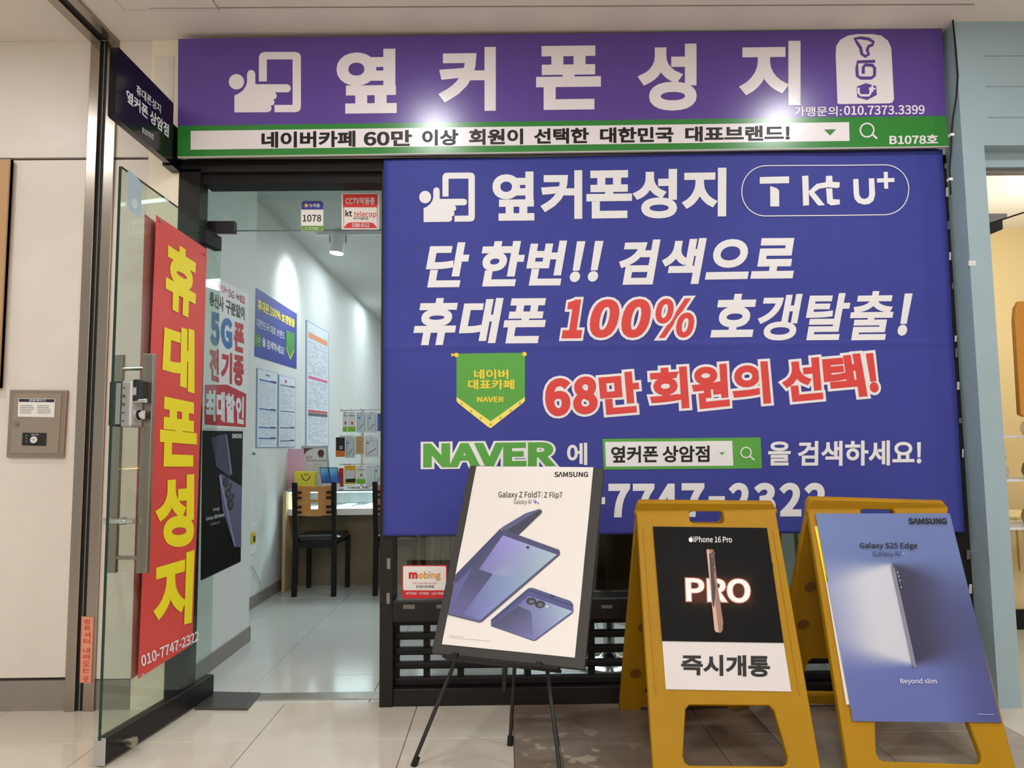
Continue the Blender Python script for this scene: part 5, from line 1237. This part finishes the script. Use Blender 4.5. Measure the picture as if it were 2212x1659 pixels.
for a in range(4):
    t = math.radians(45 + 90 * a); MB().cyl((1.62 + .11 * math.cos(t), .75 + .11 * math.sin(t), .70), (1.62 + .17 * math.cos(t), .75 + .17 * math.sin(t), 0), 0.014, M_woodl, 10).build('leg', ws, smooth=True)
wcab = thing('white_cabinet', (1.75, 1.35, 0), 'white low cabinet with hanging dark cable behind the stool', 'cabinet')
box('body', (1.42, 1.3, 0), (2.15, 1.7, 1.2), M_white, wcab); MB().tube([(1.5, 1.285, 1.15), (1.52, 1.28, .95), (1.48, 1.28, .7), (1.5, 1.28, .4)], 0.006, M_black2).build('cable', wcab)
box('dark_post', (1.36, 1.28, 0), (1.42, 1.36, 1.6), K(92, 80, 66), wcab)
# warm lit shelf on the far right side (it shows mirrored in the door glass)
wsf = thing('lit_shelf', (1.9, 2.6, 0), 'shelf unit with warm light strips along the right shop wall', 'shelf')
box('shelf_body', (1.75, 2.0, 0), (2.19, 5.6, 0.75), mat('shelf_cream', (214, 204, 184), 0.5), wsf); box('upper_panel', (1.9, 2.0, 1.0), (2.19, 5.6, 1.6), mat('shelf_cream2', (200, 190, 170), 0.5), wsf)
for z in (0.995, 0.33): box('warm_strip', (1.88 if z > .5 else 1.742, 2.0, z - .008), (1.9 if z > .5 else 1.75, 5.6, z), M_warmled, wsf, label='warm glowing strip')

# ================================================================== NEIGHBOUR SHOP (right edge)
dc = thing('door_closer', (2.36, -0.02, 2.2), 'black glass door clamp fitting in the next shop entrance', 'door fitting')
DCp = YP(0.02)
panel('clamp', DCp, [(2124, 492), (2153, 470), (2170, 470), (2168, 500), (2130, 510)][:0] or [(2126, 484), (2166, 470), (2167, 495), (2130, 510)], 0.03, M_black, dc, bevel=0.003)
panel('clamp_plate', DCp, [(2120, 461), (2176, 461), (2176, 472), (2124, 484)], 0.02, M_grey, dc, bevel=0.002)
MB().tube([DCp.at(2166, 474), DCp.at(2190, 466), DCp.at(2215, 458)], 0.004, M_black2).build('edge_rod', dc)
ob = thing('orange_panel', (2.7, 0.1, 0.5), 'rounded orange brown standing panel at the right edge of the picture', 'panel')
OPp = YP(0.1)
pts = [(2194, 690), (2196, 664), (2204, 650), (2260, 648), (2265, 900), (2216, 900), (2206, 895)]
cc = [OPp.at(*p) for p in pts]; base = [Vector((p.x, p.y, p.z)) for p in cc]
plate('panel', [[(p.x - 2.7, p.z) for p in base]], 0.03, Matrix.Translation((2.7, 0.12, 0)) @ Matrix.Rotation(math.radians(90), 4, 'X'), mat('orange_brown', (206, 138, 44), 0.4), ob, bevel=0.005)
MB().box((2.76, 0.11, 0.0), (2.79, 0.14, 1.45), mat('orange_brown', (0, 0, 0))).build('support_post', ob)
pcx = [DCp]
ns = thing('display_rack', (2.75, 0.62, 0), 'white wire rack stacked with plush toys in the next shop', 'rack')
for z in (0.72, 0.98, 1.22):
    box('shelf', (2.46, 0.5, z - .012), (3.4, 0.85, z), M_white, ns)
for x in (2.47, 2.9, 3.38):
    for y in (0.51, 0.84): MB().cyl((x, y, 0), (x, y, 1.3), 0.008, M_white, 8).build('post', ns)
cols = [(214, 196, 170), (120, 104, 90), (196, 170, 140), (84, 104, 150), (206, 190, 176), (150, 134, 110), (176, 60, 60), (222, 210, 190)]
r_ = random.Random(11)
for si, z in enumerate((0.72, 0.98, 1.22)):
    for k in range(4):
        x = 2.54 + k * 0.22; y = 0.64 + r_.uniform(-.04, .04); cidx = (si * 3 + k) % 8
        colname = ['beige', 'brown', 'tan', 'blue', 'cream', 'khaki', 'red', 'ivory'][cidx]
        tier = ['bottom', 'middle', 'top'][si]; ordn = ['first', 'second', 'third', 'fourth'][k]
        pt = thing('plush_toy', (x, y, z), '%s plush toy, %s from the left on %s tier of next shop rack' % (colname, ordn, tier), 'toy', 'plush toys in the next shop')
        mm = mat('plush_' + colname, cols[cidx], 0.95, var=0.1, vscale=30, bump=0.3, bscale=160); rr = r_.uniform(.058, .07)
        MB().lathe((x, y, z), [(0, 0), (rr * .8, 0.004), (rr, rr * .6), (rr * .85, rr * 1.2), (rr * .4, rr * 1.6), (0, rr * 1.65)], mm, 16).build('body', pt, smooth=True)
        MB().lathe((x, y - .01, z + rr * 1.35), [(0, 0), (rr * .55, rr * .12), (rr * .75, rr * .6), (rr * .55, rr * 1.1), (0, rr * 1.3)], mm, 16).build('head', pt, smooth=True)
        for sx in (-1, 1): MB().lathe((x + sx * rr * .5, y - .01, z + rr * 2.25), [(0, 0), (rr * .24, rr * .1), (rr * .24, rr * .3), (0, rr * .42)], mm, 10).build('ear', pt, smooth=True)
nc = thing('ribbed_counter', (2.9, 1.2, 0), 'cream ribbed low counter front in the next shop', 'counter')
box('body', (2.32, 1.22, 0.10), (4.6, 1.7, 0.70), M_ncream, nc)
for k in range(36): box('rib', (2.33 + k * .05, 1.205, 0.36), (2.362 + k * .05, 1.22, 0.69), mat('rib_cream', (214, 190, 136), 0.6), nc)
box('plinth', (2.32, 1.19, 0.0), (4.6, 1.7, 0.12), M_black2, nc)
